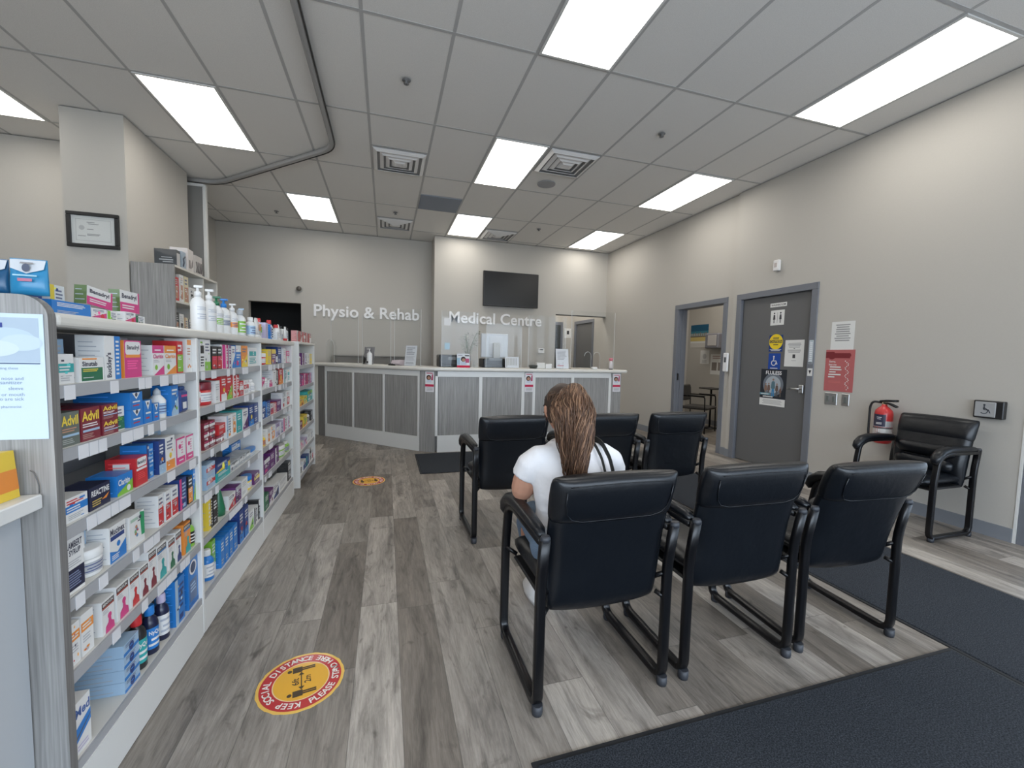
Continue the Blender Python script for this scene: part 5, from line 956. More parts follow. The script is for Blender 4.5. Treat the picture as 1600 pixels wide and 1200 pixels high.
def bottle(name, w_, h, kind, c, txt, loc, look, cat, grp, rz=0):
    A, B, D = c; r = empty(name, loc, rz, look, cat, grp); R_ = min(w_/2, .030); T0 = Matrix.Translation((-R_-.004, 0, 0)); sy = (w_/2)/R_
    LB = lambda z0, z1, q, cc, M_=None: _wrap(r, R_*1.012, sy, z0, z1, cc, T0, txt, q)
    if kind == 'B':
        MB().lathe([(R_*.92, 0), (R_, h*.02), (R_, h*.62), (R_*.8, h*.72), (R_*.46, h*.78), (R_*.44, h*.82)], 20, A, M=T0, sy=sy).build('body', M_plas, r)
        MB().lathe([(R_*.58, h*.80), (R_*.60, h*.82), (R_*.58, h*.97), (R_*.5, h)], 20, B, M=T0, sy=sy).build('cap', M_plas, r); _wrap(r, R_*1.012, sy, h*.12, h*.56, D, T0, txt, 1)
    elif kind == 'T':
        MB().lathe([(R_*.9, 0), (R_, h*.05), (R_, h*.68)], 22, A, M=T0, sy=sy).build('body', M_plas, r); MB().lathe([(R_*1.03, h*.66), (R_*1.05, h*.70), (R_*1.03, h*.96), (R_*.95, h)], 22, B if D == C['w'] or True else A, M=T0, sy=sy).build('lid', M_plas, r)
        _wrap(r, R_*1.012, sy, h*.15, h*.55, D, T0, '', .6)
    elif kind == 'J':
        MB().box(-.035, -.003, -w_/2, w_/2, 0, h*.86, A, bev=.009).build('body', M_plas, r); MB().box(-.030, -.008, -w_*.3, w_*.3, h*.86, h, B, bev=.004).build('cap', M_plas, r); m_ = MB(); m_.flat([(-.0027, -w_*.2, h*.15), (-.0027, w_*.25, h*.15), (-.0027, w_*.25, h*.4), (-.0027, -w_*.2, h*.4)], C['w']); m_.flat([(-.0027, -w_*.35, h*.6), (-.0027, w_*.35, h*.6), (-.0027, w_*.35, h*.68), (-.0027, -w_*.35, h*.68)], C['p']); m_.build('label', M_print, r)
    elif kind == 'D':
        MB().lathe([(R_*.9, 0), (R_, h*.03), (R_, h*.60), (R_*.55, h*.74), (R_*.4, h*.78)], 18, A, M=T0).build('body', M_plas, r); MB().lathe([(R_*.45, h*.77), (R_*.42, h*.9), (R_*.16, h*.97), (R_*.1, h)], 14, (.55, .58, .60), M=T0).build('dropper_tip', M_plas, r); _wrap(r, R_*1.01, 1, h*.15, h*.5, C['l'], T0, '', .5)
    elif kind == 'K':
        MB().lathe([(R_, 0), (R_*1.05, h*.2), (R_*.5, h*.8), (R_*.2, h)], 18, A, M=T0).build('body', M_plas, r)
    elif kind == 'P':
        MB().lathe([(R_*.95, 0), (R_, h*.02), (R_*1.0, h*.60), (R_*.8, h*.68), (R_*.38, h*.735), (R_*.38, h*.76)], 20, A, M=T0, sy=sy).build('body', M_plas, r)
        m_ = MB().lathe([(R_*.48, h*.74), (R_*.48, h*.84), (R_*.2, h*.86), (R_*.2, h*.93)], 14, B, M=T0); m_.box(-R_*1.5-.004, R_*.3-.004-R_*.6, -R_*.25, R_*.25, h*.93, h*.985, B, bev=.0025); m_.box(-R_-.010, -R_+.003, R_*.0, R_*1.15, h*.94, h*.98, B, bev=.002); m_.build('pump', M_plas, r)
        _wrap(r, R_*1.012, sy, h*.24, h*.40, D, T0, '', 1); _wrap(r, R_*1.012, sy, h*.44, h*.54, A, T0, '', 1)
    elif kind == 'U':   # upright tube standing on its cap
        m_ = MB(); m_.loft([ell(-R_-.004, 0, h*.16, R_*.8, w_*.42, 16), ell(-R_-.004, 0, h*.6, R_*.6, w_*.46, 16), ell(-R_-.004, 0, h, .002, w_*.5, 16)], A); m_.build('body', M_plas, r); MB().lathe([(R_*.7, 0), (R_*.72, h*.15), (R_*.6, h*.17)], 16, B, M=T0, sy=sy).build('cap', M_plas, r)
        m_ = MB(); paint(m_, [('r', .2, .8, .35, .7, D), ('l', .2, .8, .75, .9, 2, (.4, .4, .45))], w_, h, x0=-R_*.30); m_.build('label', M_print, r)
    return r
def _wrap(par, R_, sy, z0, z1, cc, T0, txt, q):
    m_ = MB(); n_ = 12; a0, a1 = rad(-125), rad(80); pts = [(R_*cos(a0+(a1-a0)*i/n_), R_*sin(a0+(a1-a0)*i/n_)*sy) for i in range(n_+1)]
    m_.add([(x, y, z) for z in (z0, z1) for x, y in pts], [(i, i+1, n_+2+i, n_+1+i) for i in range(n_)], cc, sm=True, M=T0)
    dk = C['w'] if sum(cc) < .8 else ((.42, .45, .52) if sum(cc) > 2 else (.10, .12, .25))
    for z, l0, l1 in ((z1-(z1-z0)*.25, .25, .85), (z1-(z1-z0)*.55, .35, .8), (z0+(z1-z0)*.2, .3, .7)):
        hh = (z1-z0)*.055; i0, i1 = int(l0*n_), int(l1*n_); P_ = [(x*1.01, y*1.01) for x, y in pts[i0:i1+1]]; k = len(P_)
        m_.add([(x, y, zz) for zz in (z-hh, z+hh) for x, y in P_], [(i, i+1, k+1+i, k+i) for i in range(k-1)], dk if not (txt and l0 == .25) else cc, M=T0)
    if txt:
        H_ = z1-z0; vs_, fs, gx0, gx1, gy0, gy1 = glyph(txt, .03); A0, A1 = rad(-70), rad(20)
        m_.add([(R_*1.02*cos(A0+(A1-A0)*(x-gx0)/(gx1-gx0)), R_*1.02*sy*sin(A0+(A1-A0)*(x-gx0)/(gx1-gx0)), z1-H_*.38+(y-gy0)/(gy1-gy0)*H_*.25) for x, y in vs_], fs, dk, M=T0)
    m_.build('label', M_print, par)
ORD = ['top', 'second', 'third', 'fourth', 'fifth', 'bottom']
BAY = {1: 'nearest bay', 2: 'middle bay', 3: 'farthest bay', 4: 'end rack'}
PRODUCTS = '''1 1 1.368 1.431 .079 0 0 C wt band -|white carton with a teal band
1 1 1.449 1.556 .069 0 0 C wGy lower Sinutab|white carton with a dark green lower half
1 1 1.500 1.550 .120 .09 0 C ls plain -|pale blue carton standing behind the green one
1 1 1.560 1.640 .134 0 0 C wbn spine Buckley\'s|tall white carton with blue edge and upright lettering
1 1 1.660 1.757 .123 0 0 C wpo benad Benadryl|tall magenta carton with rounded white title patch
1 1 1.830 1.911 .110 0 0 C wpg clar Claritin|white carton with a magenta top band
1 1 1.916 2.010 .110 0 0 C wog clar Claritin|white carton with an orange top band
1 1 1.850 1.950 .135 .13 0 C wsr upper -|grey-white carton behind the magenta banded one
1 1 2.018 2.070 .130 0 0 C rgw lower -|red carton with green fruit lower down
1 1 2.100 2.153 .142 0 0 C wo dots -|tall white carton with orange spots
1 2 1.369 1.441 .091 0 0 C uyl adv Advil|grey-green carton with yellow lettering
1 2 1.445 1.529 .093 0 0 C myl adv Advil|large dark red carton with yellow lettering
1 2 1.537 1.615 .046 0 0 C myl adv Advil|small dark red carton, lower of two stacked
1 2 1.537 1.615 .046 0 .0465 C myl adv Advil|small dark red carton, upper of two stacked
1 2 1.623 1.668 .076 .01 0 C wGg lower -|small white carton with a leafy green front
1 2 1.681 1.756 .058 0 0 C bwr vee -|wide blue carton with white triangle, lower of two
1 2 1.681 1.756 .058 0 .0585 C bwr vee -|wide blue carton with white triangle, upper of two
1 2 1.730 1.800 .120 .12 0 C ws plain -|white carton standing behind the blue ones
1 2 1.760 1.817 .082 0 0 C bwr vee -|upright blue carton with white triangle
1 2 1.822 1.868 .064 0 0 C bwr vee -|smallest blue carton with white triangle
1 2 1.885 1.940 .115 0 0 D wl - -|white dropper bottle with a clear tip
1 2 1.957 2.020 .120 0 0 C blg diag -|bright blue carton with green corner
1 2 2.030 2.105 .110 0 0 J nBw - -|dark blue rounded bottle with a barcode patch
1 3 1.368 1.459 .066 0 0 C wbr band -|wide white carton with a blue band
1 3 1.366 1.430 .040 .16 0 C pw lower -|small magenta carton far back in the corner
1 3 1.465 1.562 .067 0 0 C Noy reac REACTINE|dark navy carton with white capitals
1 3 1.595 1.680 .066 0 0 C bgw diag Claritin|blue carton with green hill and white lettering
1 3 1.698 1.772 .098 0 0 C rwr benad2 Benadryl|tall red carton with white title patch
1 3 1.790 1.837 .125 .01 0 C bnl stripe -|medium blue carton with dark stripe
1 3 1.851 1.900 .127 0 0 C nlo lowband -|dark blue carton with orange foot
1 3 1.904 1.974 .130 0 0 C woy lowband -|white carton with orange foot
1 3 1.984 2.062 .108 0 0 C wp frame -|white and magenta carton, left of the pair
1 3 2.070 2.140 .104 0 0 C wp frame -|white and magenta carton, right of the pair
1 3 2.060 2.150 .135 .12 0 C lw plain -|pale blue carton behind the magenta pair
1 4 1.363 1.434 .159 0 0 C wNk syrup LAMBERT_SYRUP|tall white syrup carton with navy lower part
1 4 1.440 1.503 .128 .035 0 C wGg lower -|white and green carton behind the tub
1 4 1.505 1.535 .135 .05 0 C lb plain -|slim light blue box behind the tub
1 4 1.462 1.540 .080 -.0 0 T wws - -|round white plastic tub with ribbed lid
1 4 1.545 1.632 .115 0 0 C wbn muc Mucinex|white carton with blue swoosh and navy title
1 4 1.650 1.740 .108 0 0 C wgr leaf -|white carton with green curved side
1 4 1.833 1.874 .120 0 0 C wrs lower -|white-topped red carton, first of three
1 4 1.887 1.931 .118 0 0 C wrs lower -|white-topped red carton, middle of three
1 4 1.939 1.990 .118 0 0 C wrs lower -|white-topped red carton, last of three
1 4 2.004 2.066 .130 0 0 C npl stripe -|dark carton with coloured dots down the edge
1 4 2.082 2.124 .120 0 0 C ko lower -|black carton with amber glow
1 4 2.130 2.153 .138 0 0 C bgy diag -|blue carton with yellow top edge
1 5 1.366 1.404 .117 0 0 C wor midband -|white carton with orange band, nearest the end panel
1 5 1.409 1.460 .120 0 0 C wor midband -|white carton with orange band, second from end panel
1 5 1.497 1.557 .106 0 0 C wpk fig BENYLIN|cough syrup carton with purple head figure, lowest one
1 5 1.568 1.633 .115 0 0 C wpk fig BENYLIN|cough syrup carton with large purple figure
1 5 1.639 1.695 .112 0 0 C wrk fig BENYLIN|cough syrup carton with red figure
1 5 1.701 1.752 .112 0 0 C wmk fig BENYLIN|cough syrup carton with maroon figure
1 5 1.757 1.808 .140 0 0 C wmk fig BENYLIN|taller cough syrup carton with maroon figure
1 5 1.813 1.884 .134 0 0 C wtk fig BENYLIN|wide cough syrup carton with teal figure
1 5 1.897 1.950 .122 0 0 C wGk fig BENYLIN|cough syrup carton with dark green figure
1 5 1.956 2.006 .126 0 0 C wnk fig BENYLIN|cough syrup carton with navy figure
1 5 2.027 2.090 .130 0 0 C otk fig BENYLIN|orange cough syrup carton with teal figure
1 5 2.103 2.150 .120 0 0 B gkk - -|lime green bottle with black shoulder
1 6 1.368 1.432 .150 0 0 C wbl wave Med|white rinse carton with blue waves
1 6 1.593 1.680 .040 0 0 C lbn lowband -|blue-grey flat carton, bottom of the stack
1 6 1.593 1.680 .040 0 .041 C lbn lowband -|blue-grey flat carton, second in the stack
1 6 1.593 1.680 .040 0 .082 C lbn lowband -|blue-grey flat carton, third in the stack
1 6 1.593 1.680 .040 0 .123 C lbn lowband -|blue-grey flat carton, top of the stack
1 6 1.695 1.752 .195 0 0 B krt - NyQuil|dark syrup bottle with a red cap
1 6 1.778 1.832 .180 0 0 B Nbb - NyQuil|dark syrup bottle with a blue cap
1 6 1.860 1.910 .180 0 0 B Naw - -|dark syrup bottle with a mauve cap
1 6 1.940 2.020 .190 0 0 C bln stripe -|blue carton with pale edge beside the bottles
1 6 2.055 2.153 .215 0 0 C bwn oval -|large bright blue carton with white oval badge
2 1 2.238 2.286 .145 0 0 C wkg lines2 -|tall white carton with grey picture
2 1 2.286 2.357 .145 0 0 C wg lowband -|tall white carton with lime foot
2 1 2.375 2.441 .115 0 0 C krp lower -|dark red jar carton, left of the pair
2 1 2.446 2.503 .115 0 0 C krp lower -|dark red jar carton, right of the pair
2 1 2.507 2.544 .125 .01 0 C ws plain -|narrow plain white carton
2 1 2.553 2.590 .125 0 0 C pw stripe -|narrow pink striped carton
2 1 2.595 2.637 .125 0 0 C vw stripe -|narrow purple striped carton
2 1 2.649 2.704 .120 0 0 C wbp diag -|white carton with blue slant
2 1 2.708 2.803 .125 0 0 C bwp upper -|light blue carton with white label patch
2 1 2.810 2.922 .125 0 0 C oy diag -|orange carton
2 1 2.937 3.115 .115 0 0 C wt lines2 -|wide white carton with teal print
2 2 2.256 2.286 .100 .02 0 C rwr band -|narrow red and white carton beside the jar
2 2 2.291 2.389 .110 0 0 T rm - -|red round jar with dark red lid
2 2 2.406 2.464 .110 0 0 C ws plain -|plain white carton beside the red jar
2 2 2.480 2.561 .130 0 0 C rwy lowband -|bright red carton with yellow corner
2 2 2.564 2.646 .130 0 0 C rgo diag -|bright red carton with brown picture
2 2 2.652 2.704 .125 0 0 C rw stripe -|narrow red carton with white stripe
2 2 2.708 2.756 .125 0 0 C rww stripe -|slim red carton at the row\'s middle
2 2 2.763 2.833 .085 0 0 C rw band -|short red carton with white bands
2 2 2.838 2.930 .085 0 0 C wr band -|short white carton with red bands
2 2 2.945 3.003 .080 0 0 B wrw - -|small white bottle with red cap
2 2 3.015 3.085 .080 0 0 B www - -|small all-white bottle
2 3 2.256 2.317 .042 0 0 C mwp band -|pinkish red packet, bottom left of the packet pile
2 3 2.256 2.317 .042 0 .043 C mwp band -|pinkish red packet, middle left of the packet pile
2 3 2.256 2.317 .042 0 .086 C mwp band -|pinkish red packet, top left of the packet pile
2 3 2.321 2.389 .042 0 0 C mwp band -|pinkish red packet, bottom right of the packet pile
2 3 2.321 2.389 .042 0 .043 C mwp band -|pinkish red packet, middle right of the packet pile
2 3 2.321 2.389 .042 0 .086 C mwp band -|pinkish red packet, top right of the packet pile
2 3 2.396 2.503 .036 0 0 C mwp band -|pinkish red packet, under the plain red carton
2 3 2.432 2.531 .055 .0 .037 C rw plain -|plain red carton resting on a packet
2 3 2.544 2.619 .120 0 0 C wlo stripe -|white and pale blue carton
2 3 2.625 2.701 .120 0 0 C wo fig0 -|white carton with orange panel
2 3 2.708 2.798 .125 0 0 C tbw plain -|teal carton
2 3 2.807 2.914 .120 0 0 C wvk diag -|white carton with purple slant
2 3 2.930 3.023 .130 0 0 C nby lowband -|dark blue carton with gold foot
2 3 3.031 3.123 .130 0 0 C nbb plain -|plain dark blue carton
2 4 2.271 2.377 .060 0 0 C lrw band -|light blue packet with red band, lower of two
2 4 2.271 2.377 .060 0 .061 C lrw band -|light blue packet with red band, upper of two
2 4 2.393 2.582 .045 0 0 C tgw plain -|long teal packet
2 4 2.393 2.582 .045 0 .046 C nyb diag -|navy and yellow packet on the teal one
2 4 2.591 2.729 .050 0 0 C swk band -|small grey packet, left of three
2 4 2.740 2.842 .050 0 0 C swk band -|small grey packet, middle of three
2 4 2.854 2.940 .050 0 0 C swk band -|small grey packet, right of three
2 4 2.508 2.689 .120 .10 0 C skw lines2 -|grey carton with black top behind the packets
2 4 2.887 3.108 .040 0 0 T lb - -|low bright blue round tub
2 4 2.887 3.066 .090 .09 0 C bw lines2 -|blue carton behind the round tub
2 5 2.279 2.334 .150 0 0 C yk spine -|yellow carton with upright lettering
2 5 2.342 2.397 .140 0 0 C kyG plain -|black carton beside the yellow one
2 5 2.405 2.447 .120 .01 0 B wgG - -|slim white bottle with green cap
2 5 2.455 2.535 .150 0 0 K Gw - -|dark green conical bottle
2 5 2.549 2.656 .080 0 0 C wrs diag -|white carton with red slant
2 5 2.661 2.756 .090 0 0 C vsk upper -|dark purple carton with grey top
2 5 2.767 2.872 .100 0 0 C wvr plain -|white carton beside the purple one
2 5 2.884 2.998 .085 0 0 T yb - -|yellow jar with a blue lid
2 5 3.011 3.123 .070 0 0 C vy band -|purple carton with yellow edge
2 6 2.301 2.361 .150 0 0 B bww - -|blue bottle with white oval label
2 6 2.369 2.414 .170 .02 0 C gwb lowband -|slim white carton behind the blue bottle
2 6 2.426 2.477 .150 0 0 C bls plain -|bright blue carton, first of the row of four
2 6 2.486 2.540 .150 0 0 C bls plain -|bright blue carton, second of the row of four
2 6 2.549 2.606 .150 0 0 C bls plain -|bright blue carton, third of the row of four
2 6 2.616 2.676 .150 0 0 C bls plain -|bright blue carton, fourth of the row of four
2 6 2.713 2.790 .190 0 0 C nbr lowband -|tall navy carton, left of the navy pair
2 6 2.801 2.878 .185 0 0 C nbr lowband -|tall navy carton, right of the navy pair
2 6 2.896 2.978 .120 0 0 C wgn diag -|white carton with green corner
2 6 2.991 3.080 .110 0 0 C wkw stripe -|white carton with dark stripe
2 6 3.094 3.123 .130 .0 0 C kws upper -|black carton with white label
3 1 3.208 3.267 .125 .02 0 C ygG plain -|lime carton
3 1 3.271 3.358 .080 0 0 T rw - -|round red tub
3 1 3.370 3.474 .110 0 0 C yo plain -|yellow carton
3 1 3.483 3.609 .110 0 0 C vyo upper -|purple and yellow carton
3 1 3.624 3.706 .100 0 0 B kww - -|white-capped dark bottle
3 1 3.716 3.831 .130 .01 0 C nt plain -|teal carton
3 1 3.859 3.947 .120 0 0 C ws plain -|plain white carton
3 1 3.959 4.083 .100 0 0 C pw lower -|pink and white carton
3 2 3.216 3.291 .080 0 0 C pw diag -|pink packet
3 2 3.299 3.396 .070 0 0 T ww - -|low white jar
3 2 3.405 3.495 .055 0 0 C wp lower -|short white and pink packet
3 2 3.508 3.680 .120 0 0 C wkw spine -|white carton with black upright lettering
3 2 3.695 3.831 .125 0 0 C roy lowband -|red carton with yellow foot
3 2 3.876 3.974 .110 0 0 C wt stripe -|white carton with teal stripe
3 2 3.989 4.088 .105 0 0 C wty lines2 -|white carton with teal print
3 3 3.216 3.295 .120 0 0 C nbw upper -|dark blue carton, left of the dark pair
3 3 3.303 3.418 .110 0 0 C nbl stripe -|dark blue carton, right of the dark pair
3 3 3.431 3.508 .080 0 0 C wrb lower -|small white and red carton
3 3 3.518 3.609 .080 0 0 C rww stripe -|small red and white striped carton
3 3 3.619 3.748 .085 0 0 C vnw plain -|dark purple carton
3 3 3.808 3.917 .130 0 0 C wsr upper -|white carton with red top
3 3 3.929 4.088 .130 0 0 C wrr fig0 -|white carton with red panel
3 4 3.233 3.319 .080 0 0 B yyo - -|yellow squeeze bottle
3 4 3.233 3.305 .125 .08 0 C kk plain -|black carton behind the yellow bottle
3 4 3.333 3.421 .110 0 0 C wo fig0 -|white carton with brown panel, left of the pair
3 4 3.431 3.562 .110 0 0 C wo fig0 -|white carton with brown panel, right of the pair
3 4 3.584 3.698 .105 0 0 C awv band -|lilac carton
3 4 3.715 3.814 .100 0 0 C awn stripe -|pale lilac striped carton
3 4 3.829 3.961 .110 0 0 C wp stripe -|white carton with fine pink stripe
3 4 3.979 4.088 .110 0 0 C wap stripe -|white carton with faint mauve stripe
3 5 3.242 3.391 .100 0 0 C vwp upper -|purple carton with white patch
3 5 3.406 3.524 .115 0 0 C vpv plain -|deep purple carton beside the patched one
3 5 3.540 3.663 .120 0 0 C vwv stripe -|deep purple carton with white stripe
3 5 3.680 3.727 .100 .02 0 C ws plain -|narrow white carton beside the purple ones
3 5 3.746 3.927 .090 0 0 T gw - -|round light green tub
3 5 3.944 4.088 .080 0 0 B gws - -|light green small bottle
3 6 3.242 3.348 .110 0 0 C Gw plain -|green carton
3 6 3.357 3.472 .105 0 0 C vwm diag -|purple and white carton
3 6 3.487 3.634 .110 0 0 C wnk diag -|white carton with navy slant
3 6 3.657 3.944 .085 0 0 C wss plain -|wide pale grey carton
3 6 3.965 4.088 .160 0 0 C ksw lines2 -|tall black carton
4 1 4.473 4.614 .120 0 0 B wrm - -|white bottle with red cap
4 1 4.635 4.743 .120 0 0 C vwm stripe -|narrow violet striped carton
4 1 4.756 4.903 .120 0 0 C wav stripe -|white carton with violet stripe
4 1 4.927 5.060 .120 0 0 C wws plain -|plain white carton
4 1 5.080 5.206 .110 0 0 C yow plain -|gold carton
4 2 4.473 4.577 .120 0 0 C vwp stripe -|violet carton, first of the purple row
4 2 4.594 4.686 .110 0 0 C vpa lower -|violet and pink carton, second of the purple row
4 2 4.721 4.875 .115 0 0 C pwv stripe -|pink striped carton, middle of the purple row
4 2 4.903 5.040 .110 0 0 C mpa stripe -|dull rose carton, fourth of the purple row
4 2 5.060 5.206 .110 0 0 C apv stripe -|pale rose carton, last of the purple row
4 3 4.473 4.678 .070 0 0 C yok diag -|yellow and black carton
4 3 4.695 4.880 .075 0 0 C ygk band -|yellow and green carton
4 3 4.913 5.233 .110 0 0 C tgw upper -|sea green carton
4 4 4.479 4.617 .080 0 0 C mko plain -|brown carton
4 4 4.655 4.878 .110 0 0 C yog lowband -|cream and orange carton
4 4 4.910 5.077 .110 0 0 B wkk - -|white bottle with black cap
4 4 5.100 5.233 .110 0 0 C kww plain -|black carton
4 5 4.488 4.674 .070 0 0 C wpp fig0 -|white carton with pink panel
4 5 4.704 4.867 .070 0 0 C awp diag -|lilac and white carton
4 5 4.899 5.077 .090 0 0 C wss plain -|plain white carton, left of the pair
4 5 5.100 5.233 .090 0 0 C wss lines2 -|plain white carton, right of the pair
4 6 4.497 4.607 .120 0 0 B wkk - -|white bottle with black pump
4 6 4.636 4.784 .100 0 0 C wnb lower -|white and blue carton
4 6 4.804 4.964 .110 0 0 C ntb stripe -|navy carton with teal stripe
4 6 4.998 5.136 .150 0 0 C wkk lines2 -|tall white carton
4 6 5.159 5.233 .110 0 0 C wrr lower -|white carton with coral foot'''
seen = {}
for ln in PRODUCTS.strip().split('\n'):
    head, look = ln.split('|'); p = head.split(); bay, sh_i = int(p[0]), int(p[1]); y0, y1, h, dx, dz = map(float, p[2:7]); kind, cols, tm, txt = p[7:11]; txt = '' if txt == '-' else txt
    c = [C[q] for q in (cols + '--')[:3]]; z = (SZ2 if bay == 4 else SZ1)[sh_i-1] - .0008 + dz; fx = (-.79 if bay == 4 else FX) - .017 - dx; w_ = (y1-y0) - .0012; yc = (y0+y1)/2
    nw = len(look.replace(',', '').split()); loc_l = ', %s shelf of %s' % (ORD[sh_i-1], BAY[bay]); lab = look + loc_l
    if len(lab.split()) > 16: lab = look + ', %s shelf %s' % (ORD[sh_i-1], BAY[bay])
    assert 4 <= len(lab.split()) <= 16, lab
    assert lab not in seen, lab
    seen[lab] = 1; rr = random.Random(lab); grp = 'pharmacy products on the %s shelf of the %s' % (ORD[sh_i-1], BAY[bay])
    if kind == 'C':
        dmax = .12 if dx > .05 else (.15 if bay == 1 else .11)
        d = ({'vee': .15, 'fig': .12, 'muc': .06, 'leaf': .05, 'syrup': .08, 'spine': .07}.get(tm, .065 + .02*rr.random()) if bay == 1 else .085) if dx <= .05 else .045
        if 'stack' in look: d = .21
        if look == 'yellow eye': pass
        tilt = rad(rr.uniform(-1.0, 1.0)) if w_ > .03 and dx < .05 and 'stack' not in look and 'two' not in look else 0
        k = w_/(w_+d*abs(sin(tilt))+.0005); o = carton(w_*k, h, d, c, tm, txt).build('medicine_carton', M_print, loc=(fx, yc, z), rz=tilt); tag(o, lab, 'carton', grp)
    else:
        bottle({'T': 'jar', 'K': 'bottle', 'D': 'dropper_bottle', 'J': 'bottle', 'B': 'medicine_bottle'}[kind], w_, h, kind, c, txt, (fx+.004, yc, z), lab, 'jar' if kind == 'T' else 'bottle', grp)
# ------------------------------------------------------------------ things on top of the long shelving
TT = 1.3945
def topc(x, y, w_, h, d, cols, tm, txt, lab, z=0, rz=0, name='medicine_carton', roll=0):
    c = [C[q] for q in (cols+'--')[:3]]; o = carton(w_, h, d, c, tm, txt).build(name, M_print, loc=(x, y, TT+z), rz=rz); o.rotation_euler[0] = roll; return tag(o, lab, 'carton', 'cartons on top of the shelving')
topc(-.835, 1.475, .150, .036, .05, 'bwp', 'plain', '', 'long blue carton lying flat at the near end of the shelving top')
topc(-.836, 1.590, .070, .030, .05, 'wpr', 'diag', '', 'small white and pink packet lying beside the long blue carton')
topc(-.836, 1.655, .050, .028, .05, 'wgG', 'stripe', '', 'small pale green packet lying under the tilted cartons')
topc(-.832, 1.745, .060, .034, .05, 'wpr', 'diag', '', 'short white packet with pink arc lying on the shelving top')
topc(-.836, 1.812, .060, .026, .05, 'wGk', 'stripe', '', 'white and dark green packet lying right of the pink arc packet')
topc(-.90, 1.445, .06, .070, .05, 'nlw', 'plain', '', 'dark blue carton standing behind the blue flat carton')
topc(-.89, 1.515, .055, .085, .04, 'wyn', 'stripe', '', 'white carton with yellow stripe left of the allergy carton')
topc(-.848, 1.618, .120, .055, .03, 'wpG', 'benad3', 'Benadryl', 'tilted magenta allergy carton with white title, left one on top', z=.0365, rz=0, roll=rad(-5))
topc(-.848, 1.778, .112, .072, .03, 'wpG', 'benad3', 'Benadryl', 'taller magenta and green allergy carton, right one on top', z=.0345, rz=0)
topc(-1.05, 1.52, .13, .115, .08, 'wcs', 'plain', '', 'plain cream carton standing at the back of the shelving top')
topc(-1.12, 1.36, .05, .18, .04, 'ess', 'plain', '', 'plain dark grey carton behind the blue plastic pouch')
def pouch(x, y, w_, h, lab, c):
    m_ = MB(); rows = []
    for i in range(9):
        t_ = i/8; z = h*t_; th = .018*sin(pi*min(1, t_*1.15+.02))**.5*(1-.8*t_)+.001 if t_ < 1 else .001; rows.append([(w_/2*cos(2*pi*k/20)*(1 - .05*t_), th*sin(2*pi*k/20), z) for k in range(20)])
    m_.loft(rows, c); r = m_.build('plastic_pouch', M_plas, loc=(x, y, 1.4325), rz=rad(6)); tag(r, lab, 'pouch', 'blue pouches on the end panel')
    s_ = MB(); s_.flat([(-w_*.42, -.009, h*.72), (w_*.42, -.009, h*.72), (w_*.45, -.003, h*.97), (-w_*.45, -.003, h*.97)], (.50, .53, .56)); s_.flat([(-w_*.42, -.0092, h*.72), (w_*.42, -.0092, h*.72), (0, -.0125, h*.58)], (.50, .53, .56)); s_.add([(w_*.10*cos(2*pi*i/16), -.0135+.001*sin(2*pi*i/16), h*.74+.010*sin(2*pi*i/16)) for i in range(16)], [tuple(range(16))], (.05, .06, .1)); s_.flat([(-w_*.16, -.0125, h*.85), (w_*.16, -.0125, h*.85), (w_*.16, -.008, h*.90), (-w_*.16, -.008, h*.90)], (.06, .07, .1)); s_.flat([(-w_*.18, -.0195, h*.36), (w_*.18, -.0195, h*.36), (w_*.18, -.019, h*.44), (-w_*.18, -.019, h*.44)], (.35, .08, .14)); s_.flat([(-w_*.3, -.0193, h*.50), (w_*.3, -.0193, h*.50), (w_*.3, -.0185, h*.54), (-w_*.3, -.0185, h*.54)], (.3, .5, .6)); s_.build('print', M_print, r)
pouch(-.842, 1.345, .072, .088, 'blue plastic pouch standing on the rounded corner of the end panel', (.02, .20, .38)); pouch(-.915, 1.352, .060, .085, 'darker blue plastic pouch cut off at the left edge', (.01, .08, .18))
TOPB = [  # kind, y, width, height, colours, x, label
 ('P', 2.345, .068, .218, 'www', -.850, 'tall plain white pump bottle, left one on the shelving top'), ('P', 2.475, .070, .218, 'www', -.850, 'tall white pump bottle with faint print, second on the shelving top'),
 ('P', 2.615, .070, .200, 'wGg', -.865, 'white bottle with green pump and label on the shelving top'), ('P', 2.72, .070, .200, 'wbs', -.865, 'white lotion bottle with bright blue pump'), ('P', 2.83, .055, .185, 'wwo', -.86, 'white pump bottle with orange mark beside the blue pump'),
 ('B', 2.90, .060, .155, 'wsg', -.84, 'white bottle with grey cap and green label'), ('P', 3.01, .050, .175, 'wlb', -.87, 'white bottle with pale blue pump'), ('B', 3.06, .055, .125, 'wwl', -.83, 'short white bottle beside the pale blue pump'),
 ('U', 3.19, .060, .130, 'wwo', -.83, 'white squeeze tube with orange patch'), ('U', 3.29, .050, .110, 'wwg', -.85, 'white squeeze tube with green patch'), ('C', 3.36, .045, .100, 'wss', -.85, 'small plain white carton among the lotion bottles'), ('C', 3.44, .060, .115, 'awv', -.83, 'lilac carton on the shelving top'),
 ('B', 3.50, .050, .150, 'wrw', -.90, 'white bottle with red cap behind the lilac carton'), ('C', 3.56, .050, .110, 'bwn', -.83, 'tall blue carton with white dots on the shelving top'), ('B', 3.67, .055, .150, 'wrk', -.87, 'white bottle with red cap, right of the blue carton'), ('B', 3.75, .055, .120, 'wrw', -.84, 'shorter white bottle with red cap'),
 ('C', 3.70, .045, .060, 'wks', -.815, 'low white carton with black patch in the front row'), ('U', 3.86, .050, .130, 'wws', -.85, 'white squeeze tube right of the red caps'), ('U', 3.90, .045, .115, 'wrs', -.81, 'white squeeze tube standing on a red cap'), ('B', 3.99, .05, .10, 'wws', -.85, 'small white bottle near the far end of the top'),
 ('B', 4.10, .050, .125, 'wks', -.85, 'small white bottle with black cap at the far end')]
